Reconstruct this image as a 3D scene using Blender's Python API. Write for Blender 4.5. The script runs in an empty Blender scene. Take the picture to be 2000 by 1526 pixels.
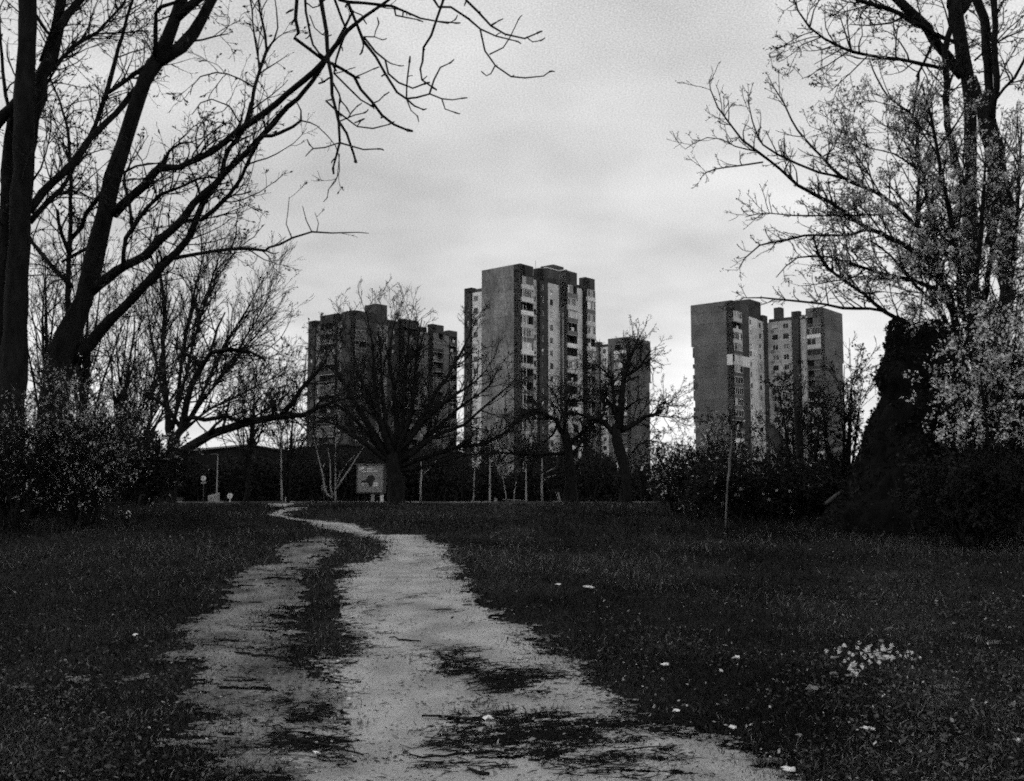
import bpy, math, random
import numpy as np
from math import radians, sin, cos

# ------------------------------------------------------------------ camera, sky, sun, exposure
SC = bpy.context.scene
COL = SC.collection
EYE = 1.6
FPX = 1944.0                       # focal length for a 2000 px wide picture (35 mm lens)
HORIZON = 950.0
TILT = math.atan((HORIZON - 763.0) / FPX)

cam_data = bpy.data.cameras.new('camera')
cam_data.sensor_width = 36.0
cam_data.lens = 36.0 * FPX / 2000.0
cam_data.clip_start = 0.05
cam_data.clip_end = 6000.0
cam = bpy.data.objects.new('camera', cam_data)
COL.objects.link(cam)
cam.location = (0, 0, EYE)
cam.rotation_euler = (radians(90) + TILT, 0, 0)
SC.camera = cam

SUN_AZ, SUN_EL = radians(-78), radians(40)     # clockwise from +Y: to the left, hardly in front of the camera
world = bpy.data.worlds.new('World')
SC.world = world
world.use_nodes = True
wn, wl = world.node_tree.nodes, world.node_tree.links
wn.clear()
w_out = wn.new('ShaderNodeOutputWorld')
w_bg = wn.new('ShaderNodeBackground')
w_bg.inputs['Strength'].default_value = 0.1
sky = wn.new('ShaderNodeTexSky')
sky.sky_type = 'NISHITA'
sky.sun_disc = False
sky.sun_elevation = SUN_EL
sky.sun_rotation = SUN_AZ
sky.air_density = 1.0
sky.dust_density = 3.0
w_bw = wn.new('ShaderNodeRGBToBW')
wl.new(sky.outputs[0], w_bw.inputs[0])
w_tc = wn.new('ShaderNodeTexCoord')
# cloud sheet: the view direction dropped on a plane overhead, so the banks flatten towards the horizon
w_sep = wn.new('ShaderNodeSeparateXYZ')
wl.new(w_tc.outputs['Generated'], w_sep.inputs[0])
def wmath(op, a, b=None, clamp=False):
    n = wn.new('ShaderNodeMath'); n.operation = op; n.use_clamp = clamp
    for i, v in enumerate((a, b)):
        if v is None: continue
        if isinstance(v, (int, float)): n.inputs[i].default_value = v
        else: wl.new(v, n.inputs[i])
    return n.outputs[0]
zc = wmath('ADD', wmath('MAXIMUM', w_sep.outputs['Z'], 0.0), 0.22)
w_comb = wn.new('ShaderNodeCombineXYZ')
wl.new(wmath('DIVIDE', w_sep.outputs['X'], zc), w_comb.inputs[0])
wl.new(wmath('DIVIDE', w_sep.outputs['Y'], zc), w_comb.inputs[1])
def wnoise(scale, detail, rough, off):
    mp = wn.new('ShaderNodeMapping'); mp.inputs['Location'].default_value = off
    wl.new(w_comb.outputs[0], mp.inputs[0])
    n = wn.new('ShaderNodeTexNoise'); n.inputs['Scale'].default_value = scale
    n.inputs['Detail'].default_value = detail; n.inputs['Roughness'].default_value = rough
    wl.new(mp.outputs[0], n.inputs['Vector'])
    return n.outputs['Fac']
c1 = wnoise(0.9, 5, 0.5, (3.1, 1.7, 0))
c2 = wnoise(2.6, 4, 0.5, (7.3, 2.2, 0))
c3 = wnoise(380.0, 1, 0.5, (0.0, 0.0, 0))                # fine film grain put into the sky colour
cl = wmath('ADD', wmath('ADD', wmath('MULTIPLY', c1, 9.0), wmath('MULTIPLY', c2, 5.5)), wmath('MULTIPLY', c3, 6.5))
# overcast brightens a little towards the horizon
hz = wmath('POWER', wmath('SUBTRACT', 1.0, wmath('MAXIMUM', w_sep.outputs['Z'], 0.0)), 6.0)
cl = wmath('ADD', wmath('ADD', cl, -3.8), wmath('MULTIPLY', hz, 2.3))
tot = wmath('ADD', wmath('MULTIPLY', w_bw.outputs[0], 0.12), cl)
wl.new(tot, w_bg.inputs['Color'])
wl.new(w_bg.outputs[0], w_out.inputs['Surface'])

sun_data = bpy.data.lights.new('sun', 'SUN')
sun_data.energy = 0.6
sun_data.angle = radians(18)
sun_data.color = (1, 1, 1)
sun = bpy.data.objects.new('sun', sun_data)
COL.objects.link(sun)
sd = (sin(SUN_AZ) * cos(SUN_EL), cos(SUN_AZ) * cos(SUN_EL), sin(SUN_EL))
from mathutils import Vector
sun.rotation_euler = (-Vector(sd)).to_track_quat('-Z', 'Y').to_euler()
sun.location = (-30, -20, 60)

SC.view_settings.view_transform = 'Standard'
SC.view_settings.look = 'None'
SC.view_settings.exposure = 0.0
SC.view_settings.gamma = 1.0
SC.view_settings.use_curve_mapping = False
SC.render.engine = 'CYCLES'
SC.cycles.max_bounces = 5
SC.cycles.diffuse_bounces = 3
SC.cycles.glossy_bounces = 2
SC.cycles.transmission_bounces = 2
SC.cycles.use_denoising = False
SC.cycles.use_adaptive_sampling = True
SC.cycles.adaptive_threshold = 0.05
SC.cycles.adaptive_min_samples = 8
SC.cycles.pixel_filter_type = 'BLACKMAN_HARRIS'
SC.cycles.filter_width = 1.9

# ------------------------------------------------------------------ where things stand
def spot(px, py, Y):
    """The point at distance Y in front of the camera's station, seen at (px, py) of the 2000 px wide photograph."""
    px = np.asarray(px, float); py = np.asarray(py, float); Y = np.asarray(Y, float)
    up = 763.0 - py
    dx, dy, dz = px - 1000.0, FPX * cos(TILT) - up * sin(TILT), FPX * sin(TILT) + up * cos(TILT)
    s = Y / dy
    return np.stack([dx * s, Y + 0 * s, EYE + dz * s], -1)
def seen(P):
    P = np.asarray(P, float)
    x, y, z = P[..., 0], P[..., 1], P[..., 2] - EYE
    d = y * cos(TILT) + z * sin(TILT)
    u = -y * sin(TILT) + z * cos(TILT)
    return 1000 + FPX * x / d, 763 - FPX * u / d
def metres(n, Y): return n * Y / FPX

_KY = np.array([-400, -30, 0, 20, 24, 27, 30, 34, 45, 60, 70, 6000.])
_KZ = np.array([-.7, -.7, 0, .90, 1.06, 1.13, 1.11, .97, .45, .05, 0, 0])
def terrain(x, y):
    x = np.asarray(x, float); y = np.asarray(y, float)
    z = sum(np.interp(y + d, _KY, _KZ) for d in (-2, -1, 0, 1, 2)) / 5
    near = np.clip((70 - np.abs(y)) / 30, 0, 1)
    z = z + near * (.028 * np.sin(x * .9 + 1.3 * np.sin(y * .7)) + .02 * np.sin(y * 1.7 + x * .6 + 2) + .012 * np.sin(3.1 * x + 1.1 * y))
    z = z + near * .25 * np.clip((x - 4) / 8, 0, 1) * np.clip((y - 8) / 8, 0, 1) * np.clip((30 - y) / 8, 0, 1)
    return z
_TY = np.concatenate([np.arange(3.5, 27.0, .02)])
_TP = seen(np.stack([0 * _TY, _TY, np.interp(_TY, _KY, _KZ)], -1))[1]
_TP = np.minimum.accumulate(_TP)
def depth_of(py): return np.interp(-np.asarray(py, float), -_TP, _TY)
def lawn_spot(px, py):
    Y = depth_of(py)
    P = spot(px, py, Y)
    P[..., 2] = terrain(P[..., 0], P[..., 1])
    return P

# ------------------------------------------------------------------ helpers
def tag(o, label=None, cat=None, group=None, kind=None):
    if label: o['label'] = label
    if cat: o['category'] = cat
    if group: o['group'] = group
    if kind: o['kind'] = kind
    return o
def empty(name, loc, label=None, cat=None, group=None, parent=None):
    o = bpy.data.objects.new(name, None); COL.objects.link(o)
    o.empty_display_size = .3
    if parent is not None:
        o.parent = parent
        o.location = Vector(loc) - world_loc(parent)
    else: o.location = loc
    return tag(o, label, cat, group)
def world_loc(o):
    v = Vector(o.location)
    while o.parent is not None:
        o = o.parent; v = v + Vector(o.location)
    return v
def raw_mesh(name, V, F, smooth=False):
    """V (n,3); F a list of (m,k) index arrays."""
    V = np.asarray(V, np.float32)
    if not isinstance(F, (list, tuple)): F = [F]
    F = [np.asarray(f, np.int32) for f in F if len(f)]
    me = bpy.data.meshes.new(name)
    me.vertices.add(len(V)); me.vertices.foreach_set('co', V.ravel())
    nl = sum(f.size for f in F); nf = sum(len(f) for f in F)
    me.loops.add(nl); me.loops.foreach_set('vertex_index', np.concatenate([f.ravel() for f in F]))
    me.polygons.add(nf)
    st, o = [], 0
    for f in F:
        st.append(o + np.arange(len(f)) * f.shape[1]); o += f.size
    me.polygons.foreach_set('loop_start', np.concatenate(st).astype(np.int32))
    me.polygons.foreach_set('use_smooth', np.full(nf, bool(smooth)))
    me.update(calc_edges=True)
    return me
def put(name, me, mat, parent=None, label=None, cat=None, group=None, kind=None):
    o = bpy.data.objects.new(name, me); COL.objects.link(o)
    if mat is not None and not me.materials: me.materials.append(mat)
    if parent is not None: o.parent = parent
    return tag(o, label, cat, group, kind)
def shifted(V, parent):
    return np.asarray(V, float) - np.array(world_loc(parent)) if parent is not None else np.asarray(V, float)
_BF = np.array([[0,3,2,1],[4,5,6,7],[0,1,5,4],[1,2,6,5],[2,3,7,6],[3,0,4,7]])
class Boxes:
    def __init__(s): s.V, s.F, s.n = [], [], 0
    def corners(s, c8):
        s.V.append(np.asarray(c8, float)); s.F.append(_BF + s.n); s.n += 8
    def fr(s, fr, s0, s1, z0, z1, n0, n1):
        p, t, n = fr
        q = [(s0,n0),(s1,n0),(s1,n1),(s0,n1)]
        c = [(p[0]+t[0]*a+n[0]*b, p[1]+t[1]*a+n[1]*b) for a, b in q]
        s.corners([(x,y,z0) for x,y in c] + [(x,y,z1) for x,y in c])
    def box(s, x0, x1, y0, y1, z0, z1):
        s.corners([(x0,y0,z0),(x1,y0,z0),(x1,y1,z0),(x0,y1,z0),(x0,y0,z1),(x1,y0,z1),(x1,y1,z1),(x0,y1,z1)])
    def build(s, name, mat, parent=None, **kw):
        return put(name, raw_mesh(name, shifted(np.concatenate(s.V), parent), np.concatenate(s.F)), mat, parent, **kw)

# ------------------------------------------------------------------ materials (all grey: the photograph is black and white)
def material(name, base, rough=.85, scale=3.0, vary=.35, bump=0.0, bscale=None, island=0.0, objvar=0.0, spec=.3, translucent=0.0, detail=5, stretch=(1,1,1), second=None):
    m = bpy.data.materials.new(name); m.use_nodes = True
    N, L = m.node_tree.nodes, m.node_tree.links
    b = N['Principled BSDF']
    b.inputs['Roughness'].default_value = rough
    b.inputs['Specular IOR Level'].default_value = spec
    tc = N.new('ShaderNodeTexCoord'); mp = N.new('ShaderNodeMapping'); mp.inputs['Scale'].default_value = stretch
    L.new(tc.outputs['Object'], mp.inputs[0])
    nz = N.new('ShaderNodeTexNoise'); nz.inputs['Scale'].default_value = scale; nz.inputs['Detail'].default_value = detail
    nz.inputs['Roughness'].default_value = .62
    L.new(mp.outputs[0], nz.inputs['Vector'])
    r = N.new('ShaderNodeMapRange'); r.inputs['From Min'].default_value = .28; r.inputs['From Max'].default_value = .72
    r.inputs['To Min'].default_value = base * (1 - vary); r.inputs['To Max'].default_value = base * (1 + vary)
    L.new(nz.outputs['Fac'], r.inputs['Value'])
    val = r.outputs[0]
    def mul(a, v, amount):
        q = N.new('ShaderNodeMapRange'); q.inputs['To Min'].default_value = 1 - amount; q.inputs['To Max'].default_value = 1 + amount
        L.new(v, q.inputs['Value'])
        k = N.new('ShaderNodeMath'); k.operation = 'MULTIPLY'
        L.new(a, k.inputs[0]); L.new(q.outputs[0], k.inputs[1])
        return k.outputs[0]
    if second:                      # a second, larger scale of the same wear
        n2 = N.new('ShaderNodeTexNoise'); n2.inputs['Scale'].default_value = second[0]; n2.inputs['Detail'].default_value = 3
        L.new(mp.outputs[0], n2.inputs['Vector'])
        q = N.new('ShaderNodeMapRange'); q.inputs['From Min'].default_value = .35; q.inputs['From Max'].default_value = .65
        L.new(n2.outputs['Fac'], q.inputs['Value'])
        val = mul(val, q.outputs[0], second[1])
    if island:
        g = N.new('ShaderNodeNewGeometry'); val = mul(val, g.outputs['Random Per Island'], island)
    if objvar:
        oi = N.new('ShaderNodeObjectInfo'); val = mul(val, oi.outputs['Random'], objvar)
    L.new(val, b.inputs['Base Color'])
    if bump:
        n3 = N.new('ShaderNodeTexNoise'); n3.inputs['Scale'].default_value = bscale or scale * 3; n3.inputs['Detail'].default_value = 6
        L.new(mp.outputs[0], n3.inputs['Vector'])
        bp = N.new('ShaderNodeBump'); bp.inputs['Strength'].default_value = bump; bp.inputs['Distance'].default_value = .05
        L.new(n3.outputs['Fac'], bp.inputs['Height']); L.new(bp.outputs[0], b.inputs['Normal'])
    if translucent:
        tr = N.new('ShaderNodeBsdfTranslucent'); L.new(val, tr.inputs['Color'])
        mx = N.new('ShaderNodeMixShader'); mx.inputs[0].default_value = translucent
        L.new(b.outputs[0], mx.inputs[1]); L.new(tr.outputs[0], mx.inputs[2])
        L.new(mx.outputs[0], N['Material Output'].inputs['Surface'])
    return m
M = dict(
    soil=material('soil', .016, 1, 2.2, .5, .8, 9, spec=.05, second=(.35, .3)),
    dirt=material('dirt', .31, 1, 60, .26, .5, 80, spec=.05, detail=6, second=(2.1, .26)),
    dirt_worn=material('dirt_worn', .15, 1, 34, .5, .9, 30, spec=.05, detail=8, second=(2.2, .45)),
    grass=material('grass_blades', .019, .9, 1.6, .6, island=.95, spec=.1, second=(.45, .6)),
    straw=material('straw', .13, .9, 2, .4, island=.8, spec=.1),
    bark=material('bark', .013, .95, 6, .6, .9, 14, spec=.08, stretch=(1, 1, .35)),
    bark_near=material('bark_near', .014, .95, 16, .4, .7, 40, spec=.1),
    bark_pale=material('bark_pale', .25, .9, 5, .5, .4, 20, spec=.1),
    twig=material('twig_bark', .022, .95, 3, .3, spec=.05),
    bud=material('bud', .035, .9, 3, .4, island=.4, spec=.1),
    leaf_pale=material('pale_leaf', .62, .8, 3, .3, island=.5, spec=.2, translucent=.4),
    leaf_grey=material('grey_leaf', .30, .8, 3, .3, island=.85, spec=.2, translucent=.4),
    leaf_dark=material('dark_leaf', .016, .9, 3, .4, island=.5, spec=.08),
    blossom=material('blossom', .82, .8, 3, .15, island=.3, spec=.2, translucent=.3),
    dead_leaf=material('dead_leaf', .24, .9, 9, .35, island=.85, objvar=.4, spec=.15),
    scrap=material('paper_scrap', .78, .8, 14, .2, objvar=.15, spec=.2),
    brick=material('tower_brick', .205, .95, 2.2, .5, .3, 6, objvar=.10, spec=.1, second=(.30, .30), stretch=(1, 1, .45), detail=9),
    brick_shade=material('tower_brick_shaded', .070, .95, 3.2, .5, .3, 6, objvar=.15, spec=.1, second=(.16, .2)),  # brick copy with shade put into its colour: right-facing fronts, left tower
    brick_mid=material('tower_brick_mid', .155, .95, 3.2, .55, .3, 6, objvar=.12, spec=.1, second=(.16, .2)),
    panel=material('concrete_panel', .72, .9, .8, .16, .2, 5, objvar=.12, spec=.15, second=(.3, .15)),
    panel_dim=material('concrete_panel_dim', .58, .9, .8, .2, .2, 5, objvar=.15, spec=.15, second=(.3, .15)),
    panel_shade=material('concrete_panel_shaded', .20, .9, 1.5, .35, .2, 5, objvar=.2, spec=.1, second=(.3, .25)),  # left tower's panels; shade behind the tree put into the colour
    parapet_shaded=material('parapet_shaded', .10, .85, 1.5, .3, objvar=.5, spec=.1),  # left tower's balcony fronts, shade put into the colour likewise
    weed=material('weed_leaf', .05, .85, 2, .4, island=1.0, spec=.2, translucent=.15, second=(.5, .5)),
    pebble=material('pebble', .26, .9, 20, .3, island=.7, spec=.1),
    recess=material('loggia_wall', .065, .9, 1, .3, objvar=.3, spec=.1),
    slab=material('concrete_slab', .30, .9, 1.5, .25, objvar=.2, spec=.1),
    parapet_light=material('parapet_light', .74, .85, 1.5, .18, objvar=.3, spec=.15),
    parapet_dark=material('parapet_dark', .14, .85, 1.5, .25, objvar=.4, spec=.15),
    frame=material('white_frame', .82, .6, 3, .08, spec=.3),
    frame_dark=material('dark_frame', .10, .6, 3, .2, spec=.3),
    glass=material('glass', .015, .15, 2, .3, spec=.6, objvar=.4),
    curtain=material('curtained_glass', .34, .35, 2, .2, spec=.5, objvar=.4),
    blind=material('white_blind', .72, .7, 2, .1, spec=.2, objvar=.2),
    coping=material('coping', .70, .6, 3, .1, spec=.3),
    dark_wall=material('dark_wall', .014, .9, .8, .4, .3, 4, spec=.1),
    dark_roof=material('dark_roof', .045, .9, .6, .4, spec=.1),
    metal=material('grey_metal', .26, .6, 5, .2, spec=.4),
    metal_dark=material('dark_metal', .05, .6, 5, .3, spec=.3),
    sign_white=material('sign_white', .72, .6, 8, .1, spec=.3),
    sign_grey=material('sign_grey', .25, .6, 8, .15, spec=.3),
    sign_black=material('sign_black', .02, .6, 8, .1, spec=.3),
    poster=material('poster_paper', .23, .7, 9, .6, spec=.2),
    concrete=material('concrete', .30, .9, 3, .35, .3, 12, spec=.15),
    asphalt=material('asphalt', .035, .9, 8, .3, .3, 30, spec=.2),
    kerb=material('kerb_stone', .26, .9, 3, .3, objvar=.25, spec=.15),
    rot=material('rotten_wood', .007, 1, 5, .6, 1.0, 11, spec=.03, stretch=(1, 1, .4)),
)
# ------------------------------------------------------------------ ground, path, road
def even_odd(px, py, poly):
    poly = np.asarray(poly, float); x1, y1 = poly[:, 0], poly[:, 1]; x2, y2 = np.roll(x1, -1), np.roll(y1, -1)
    ins = np.zeros(px.shape, bool)
    for a, b, c, d in zip(x1, y1, x2, y2):
        if b == d: continue
        cr = ((b > py) != (d > py)) & (px < (c - a) * (py - b) / (d - b) + a)
        ins ^= cr
    return ins
def vnoise(x, y, seed=0):
    xi, yi = np.floor(x).astype(np.int64), np.floor(y).astype(np.int64)
    fx, fy = x - xi, y - yi
    fx, fy = fx * fx * (3 - 2 * fx), fy * fy * (3 - 2 * fy)
    def h(a, b):
        n = (a * 374761393 + b * 668265263 + seed * 1442695041) & 0xffffffff
        n = ((n ^ (n >> 13)) * 1274126177) & 0xffffffff
        return ((n ^ (n >> 16)) & 0xffff) / 65535.0
    return (h(xi, yi) * (1 - fx) + h(xi + 1, yi) * fx) * (1 - fy) + (h(xi, yi + 1) * (1 - fx) + h(xi + 1, yi + 1) * fx) * fy
def fbm(x, y, seed=0, octv=4):
    return sum(vnoise(x * 2 ** i, y * 2 ** i, seed + i) * .5 ** i for i in range(octv)) / sum(.5 ** i for i in range(octv)) - .5

# outlines of the worn lanes, traced as corners on the ground
LANE_MAIN = [(530,981),(594,982),(560,988),(533,991),(600,994),(572,1003),(560,1012),(640,1015),(700,1028),(752,1041),(822,1045),(855,1060),(874,1076),(888,1100),(884,1122),(908,1152),(952,1190),
    (1002,1226),(1032,1256),(1078,1290),(1134,1335),(1205,1352),(1264,1382),(1294,1412),(1384,1440),(1402,1462),(1484,1492),(1560,1530),(1760,1640),
    (640,1640),(600,1530),(590,1440),(640,1380),(640,1340),(662,1310),(690,1262),(682,1222),(667,1192),(672,1165),(692,1130),(702,1102),(738,1080),(742,1056),(700,1040),(640,1030),(590,1020),(540,1012),(518,1007),(560,997),(575,991),(525,990)]
LANE_SIDE = [(610,1050),(652,1052),(642,1082),(596,1112),(574,1142),(566,1182),(552,1202),(556,1232),(584,1282),(616,1322),(650,1372),(700,1440),(760,1640),
    (380,1640),(436,1526),(424,1452),(432,1412),(402,1372),(382,1322),(372,1282),(386,1242),(382,1212),(428,1190),(420,1166),(470,1131),(500,1106),(546,1096),(562,1076)]
ISLANDS = [[(860,1292),(960,1300),(1010,1318),(1080,1340),(1070,1362),(980,1350),(900,1338),(850,1310)],
    [(870,1388),(960,1392),(1050,1400),(1160,1412),(1188,1440),(1160,1488),(1060,1490),(960,1470),(900,1470),(830,1468),(900,1440),(960,1424)],
    [(560,1430),(640,1440),(700,1466),(640,1462),(566,1446)], [(590,1362),(650,1370),(655,1420),(600,1404)],
    [(1180,1395),(1260,1400),(1380,1445),(1290,1440),(1200,1420)], [(1250,1490),(1350,1500),(1400,1526),(1260,1520)]]
BARE = [(1832,1353,62,13),(1518,1409,42,11),(302,1326,32,11),(132,1330,28,9),(60,1350,26,7),(1958,1255,30,8),(1700,1490,60,6),(1880,1440,40,6)]
def lanes(px, py, P):
    """(main, side, bare) for ground points P seen at px, py; the edges are frayed by noise that belongs to the ground."""
    x, y = P[..., 0], P[..., 1]
    dep = np.clip(P[..., 1], 3, 40)
    jx = (fbm(x * 1.6, y * 1.1, 3, 4) * .5 + fbm(x * 3.2, y * 5.5, 11, 3) * .30 + fbm(x * 24, y * 34, 13, 2) * .26) * FPX / dep
    jx2 = (fbm(x * 2.4, y * 4.2, 71, 4) * .55 + fbm(x * 22, y * 40, 73, 2) * .34) * FPX / dep
    jy = fbm(x * 1.4, y * 2.6, 23, 4) * .9 * (EYE * FPX / dep ** 2) * .6
    qx, qy = px + jx, py + jy
    fray = fbm(x * 1.8, y * 9.0, 41, 4)
    fine = fbm(x * 7, y * 22.0, 43, 3)
    m1 = even_odd(qx, qy, LANE_MAIN); m2 = even_odd(qx + jx2, qy, LANE_MAIN)
    main = m1 & m2
    for isl in ISLANDS:
        main &= ~(even_odd(qx, qy, isl) & (fray * .6 + fine > .02))
    side = (even_odd(qx + .6 * jx2, qy, LANE_SIDE) | ((m1 ^ m2) & (fray < .12))) & ~main & (fray + .8 * fine < .27)
    bare = np.zeros(px.shape, bool)
    for a, b, rx, ry in BARE:
        if rx: bare |= ((qx - a) / rx) ** 2 + ((qy - b) / ry) ** 2 < .55 + fray * 3
    bare &= fine + fray * .5 > -.10
    return main, side, bare & ~main & ~side

def grid_mesh(name, xs, ys, zf, drop=0.0):
    X, Y = np.meshgrid(xs, ys)
    V = np.stack([X, Y, zf(X, Y) - drop], -1).reshape(-1, 3)
    nx, ny = len(xs), len(ys)
    i = (np.arange(ny - 1)[:, None] * nx + np.arange(nx - 1)[None, :]).ravel()
    return raw_mesh(name, V, np.stack([i, i + 1, i + nx + 1, i + nx], -1), True)
xs = np.concatenate([[-3000, -1200, -500, -200, -90, -50, -32], np.arange(-24, 24.01, .2), [32, 50, 90, 200, 500, 1200, 3000]])
ys = np.concatenate([[-400, -120, -40, -15, -5], np.arange(0, 36, .18), np.arange(36, 75, 1.5), [80, 95, 120, 180, 300, 600, 1500, 4500]])
put('lawn', grid_mesh('lawn', xs, ys, terrain), M['soil'], kind='structure', label='dark rough lawn in front of the towers')

# the trodden lanes: finely divided sheets a little above the soil
def lane_sheets():
    pys = np.concatenate([np.arange(981.5, 1060, 1.0), np.arange(1060, 1650, 2.0)])
    pxs = np.arange(-40, 2060, 2.6)
    D = depth_of(pys)
    PX, PY = np.meshgrid(pxs, pys)
    YY = np.repeat(D[:, None], len(pxs), 1)
    P = spot(PX, PY, YY); P[..., 2] = terrain(P[..., 0], P[..., 1])
    nx, ny = len(pxs), len(pys)
    C = (P[:-1, :-1] + P[1:, 1:]) / 2
    main, side, bare = lanes((PX[:-1, :-1] + PX[1:, 1:]) / 2, (PY[:-1, :-1] + PY[1:, 1:]) / 2, C)
    i = (np.arange(ny - 1)[:, None] * nx + np.arange(nx - 1)[None, :])
    for nm, mask, mat, dz, lab in (('path', main, 'dirt', .016, 'pale trodden dirt path winding to the far edge of the lawn'),
                                   ('side_path', side, 'dirt_worn', .015, 'fainter wheel track beside the pale path'),
                                   ('bare_ground', bare, 'dirt_worn', .014, 'pale bare patches showing through the lawn')):
        k = i[mask]
        Q = np.stack([k, k + nx, k + nx + 1, k + 1], -1)
        used, inv = np.unique(Q, return_inverse=True)
        V = P.reshape(-1, 3)[used].copy()
        V[:, 2] += dz + .006 * fbm(V[:, 0] * 14, V[:, 1] * 14, 5, 3)
        me = raw_mesh(nm, V, inv.reshape(Q.shape)[:, ::-1], True)
        put(nm, me, M[mat], kind='structure', label=lab)
lane_sheets()

def twig_bits(name, n, where, rng, len_rng, rad, mat, label, lift=.012, horiz=True):
    """short twigs lying on the ground, one object of stuff."""
    V, F = [], []
    px, py = where
    P = lawn_spot(px, py)
    n = len(P)
    L = rng.uniform(*len_rng, n); a = rng.normal(0, .8, n) + np.where(rng.random(n) < .5, 0, math.pi)
    d = np.stack([np.cos(a), np.sin(a), rng.normal(0, .06, n)], -1)
    bend = np.stack([-d[:, 1], d[:, 0], 0 * L], -1) * rng.normal(0, .2, n)[:, None] * L[:, None]
    pts = np.stack([P - d * L[:, None] / 2, P + bend, P + d * L[:, None] / 2], 1)
    pts[..., 2] = np.maximum(pts[..., 2], terrain(pts[..., 0], pts[..., 1]) + .018) + lift * rng.random((n, 1))
    R = np.stack([rng.uniform(.5, 1, n) * rad, rng.uniform(.5, 1, n) * rad, rng.uniform(.2, .5, n) * rad], 1)
    V, F = tubes(pts, R, 3)
    put(name, raw_mesh(name, V, F, True), M[mat], kind='stuff', label=label)

# ------------------------------------------------------------------ tubes and growth
def tubes(P, R, k):
    """P (N,S,3) centre lines, R (N,S) radii -> vertices, quads."""
    N, S, _ = P.shape
    T = np.empty_like(P); T[:, 1:-1] = P[:, 2:] - P[:, :-2]; T[:, 0] = P[:, 1] - P[:, 0]; T[:, -1] = P[:, -1] - P[:, -2]
    T /= np.linalg.norm(T, axis=-1, keepdims=True) + 1e-9
    ref = np.array([.267, .535, .802]) + np.zeros_like(T[:, :1])
    mt = np.abs((T * ref).sum(-1)).max(1) > .93
    ref[mt] = (.91, -.37, .18)
    A = np.cross(T, ref); A /= np.linalg.norm(A, axis=-1, keepdims=True) + 1e-9
    B = np.cross(T, A)
    ang = np.arange(k) * 2 * math.pi / k
    V = P[:, :, None] + R[:, :, None, None] * (A[:, :, None] * np.cos(ang)[:, None] + B[:, :, None] * np.sin(ang)[:, None])
    base = (np.arange(N)[:, None] * S + np.arange(S - 1)[None, :]).ravel() * k
    j = np.arange(k); jn = (j + 1) % k
    F = np.stack([base[:, None] + j, base[:, None] + jn, base[:, None] + k + jn, base[:, None] + k + j], -1).reshape(-1, 4)
    return V.reshape(-1, 3), F
def norm(v): return v / (np.linalg.norm(v, axis=-1, keepdims=True) + 1e-9)
def grow(start, dirs, lens, r0, r1, steps, wob, up, bend, rng):
    N = len(start)
    P = np.empty((N, steps + 1, 3)); P[:, 0] = start
    d = norm(dirs); b = rng.normal(0, bend, (N, 3))
    st = (lens / steps)[:, None]
    for i in range(steps):
        d = norm(d + b + rng.normal(0, wob, (N, 3)) + np.array([0, 0, up]))
        P[:, i + 1] = P[:, i] + d * st
    t = np.linspace(0, 1, steps + 1)[None, :]
    R = r0[:, None] * (1 - t) + r1[:, None] * t
    return P, R
def offshoots(P, R, n, ang, rng, tlo=.25, thi=1.0):
    """n children on every line of P: start, direction, parent radius there, position along it."""
    N, S, _ = P.shape
    t = rng.uniform(tlo, thi, (N, n)) * (S - 1) * .999
    i = t.astype(int); f = (t - i)[..., None]
    rows = np.arange(N)[:, None]
    st = P[rows, i] * (1 - f) + P[rows, i + 1] * f
    T = norm(P[rows, i + 1] - P[rows, i])
    q = rng.normal(size=T.shape); q = norm(q - (q * T).sum(-1, keepdims=True) * T)
    a = rng.normal(ang, ang * .3, (N, n))[..., None]
    d = T * np.cos(a) + q * np.sin(a)
    rr = R[rows, i] * (1 - f[..., 0]) + R[rows, i + 1] * f[..., 0]
    return st.reshape(-1, 3), d.reshape(-1, 3), rr.ravel(), (t / (S - 1)).ravel()
def spline(pts, step):
    """Catmull-Rom through rows of (x,y,z,r), resampled about every step."""
    p = np.asarray(pts, float)
    if len(p) == 2: p = np.stack([p[0], (p[0] + p[1]) / 2, p[1]])
    e = np.concatenate([[2 * p[0] - p[1]], p, [2 * p[-1] - p[-2]]])
    out = []
    for i in range(len(p) - 1):
        a, b, c, d = e[i:i + 4]
        n = max(1, int(np.linalg.norm((c - b)[:3]) / step))
        for t in np.arange(n) / n:
            out.append(.5 * ((2 * b) + (c - a) * t + (2 * a - 5 * b + 4 * c - d) * t * t + (3 * b - a - 3 * c + d) * t ** 3))
    out.append(p[-1])
    o = np.array(out); o[:, 3] = np.maximum(o[:, 3], p[:, 3].min() * .8)
    return o
def leaf_quads(C, size, rng, elong=.5, droop=0.0, axis=None, flat=0.0):
    n = len(C)
    a = norm(rng.normal(size=(n, 3))) if axis is None else norm(axis + rng.normal(0, .45, (n, 3)))
    a = norm(a + np.array([0, 0, -droop]))
    q = rng.normal(size=(n, 3))
    q[:, 2] *= (1 - flat)
    q = norm(q - (q * a).sum(-1, keepdims=True) * a)
    s = np.asarray(size)[:, None]
    V = np.stack([C, C + a * s * .5 + q * s * elong * .5, C + a * s, C + a * s * .5 - q * s * elong * .5], 1)
    return V.reshape(-1, 3), np.arange(4 * n).reshape(n, 4)

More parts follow.
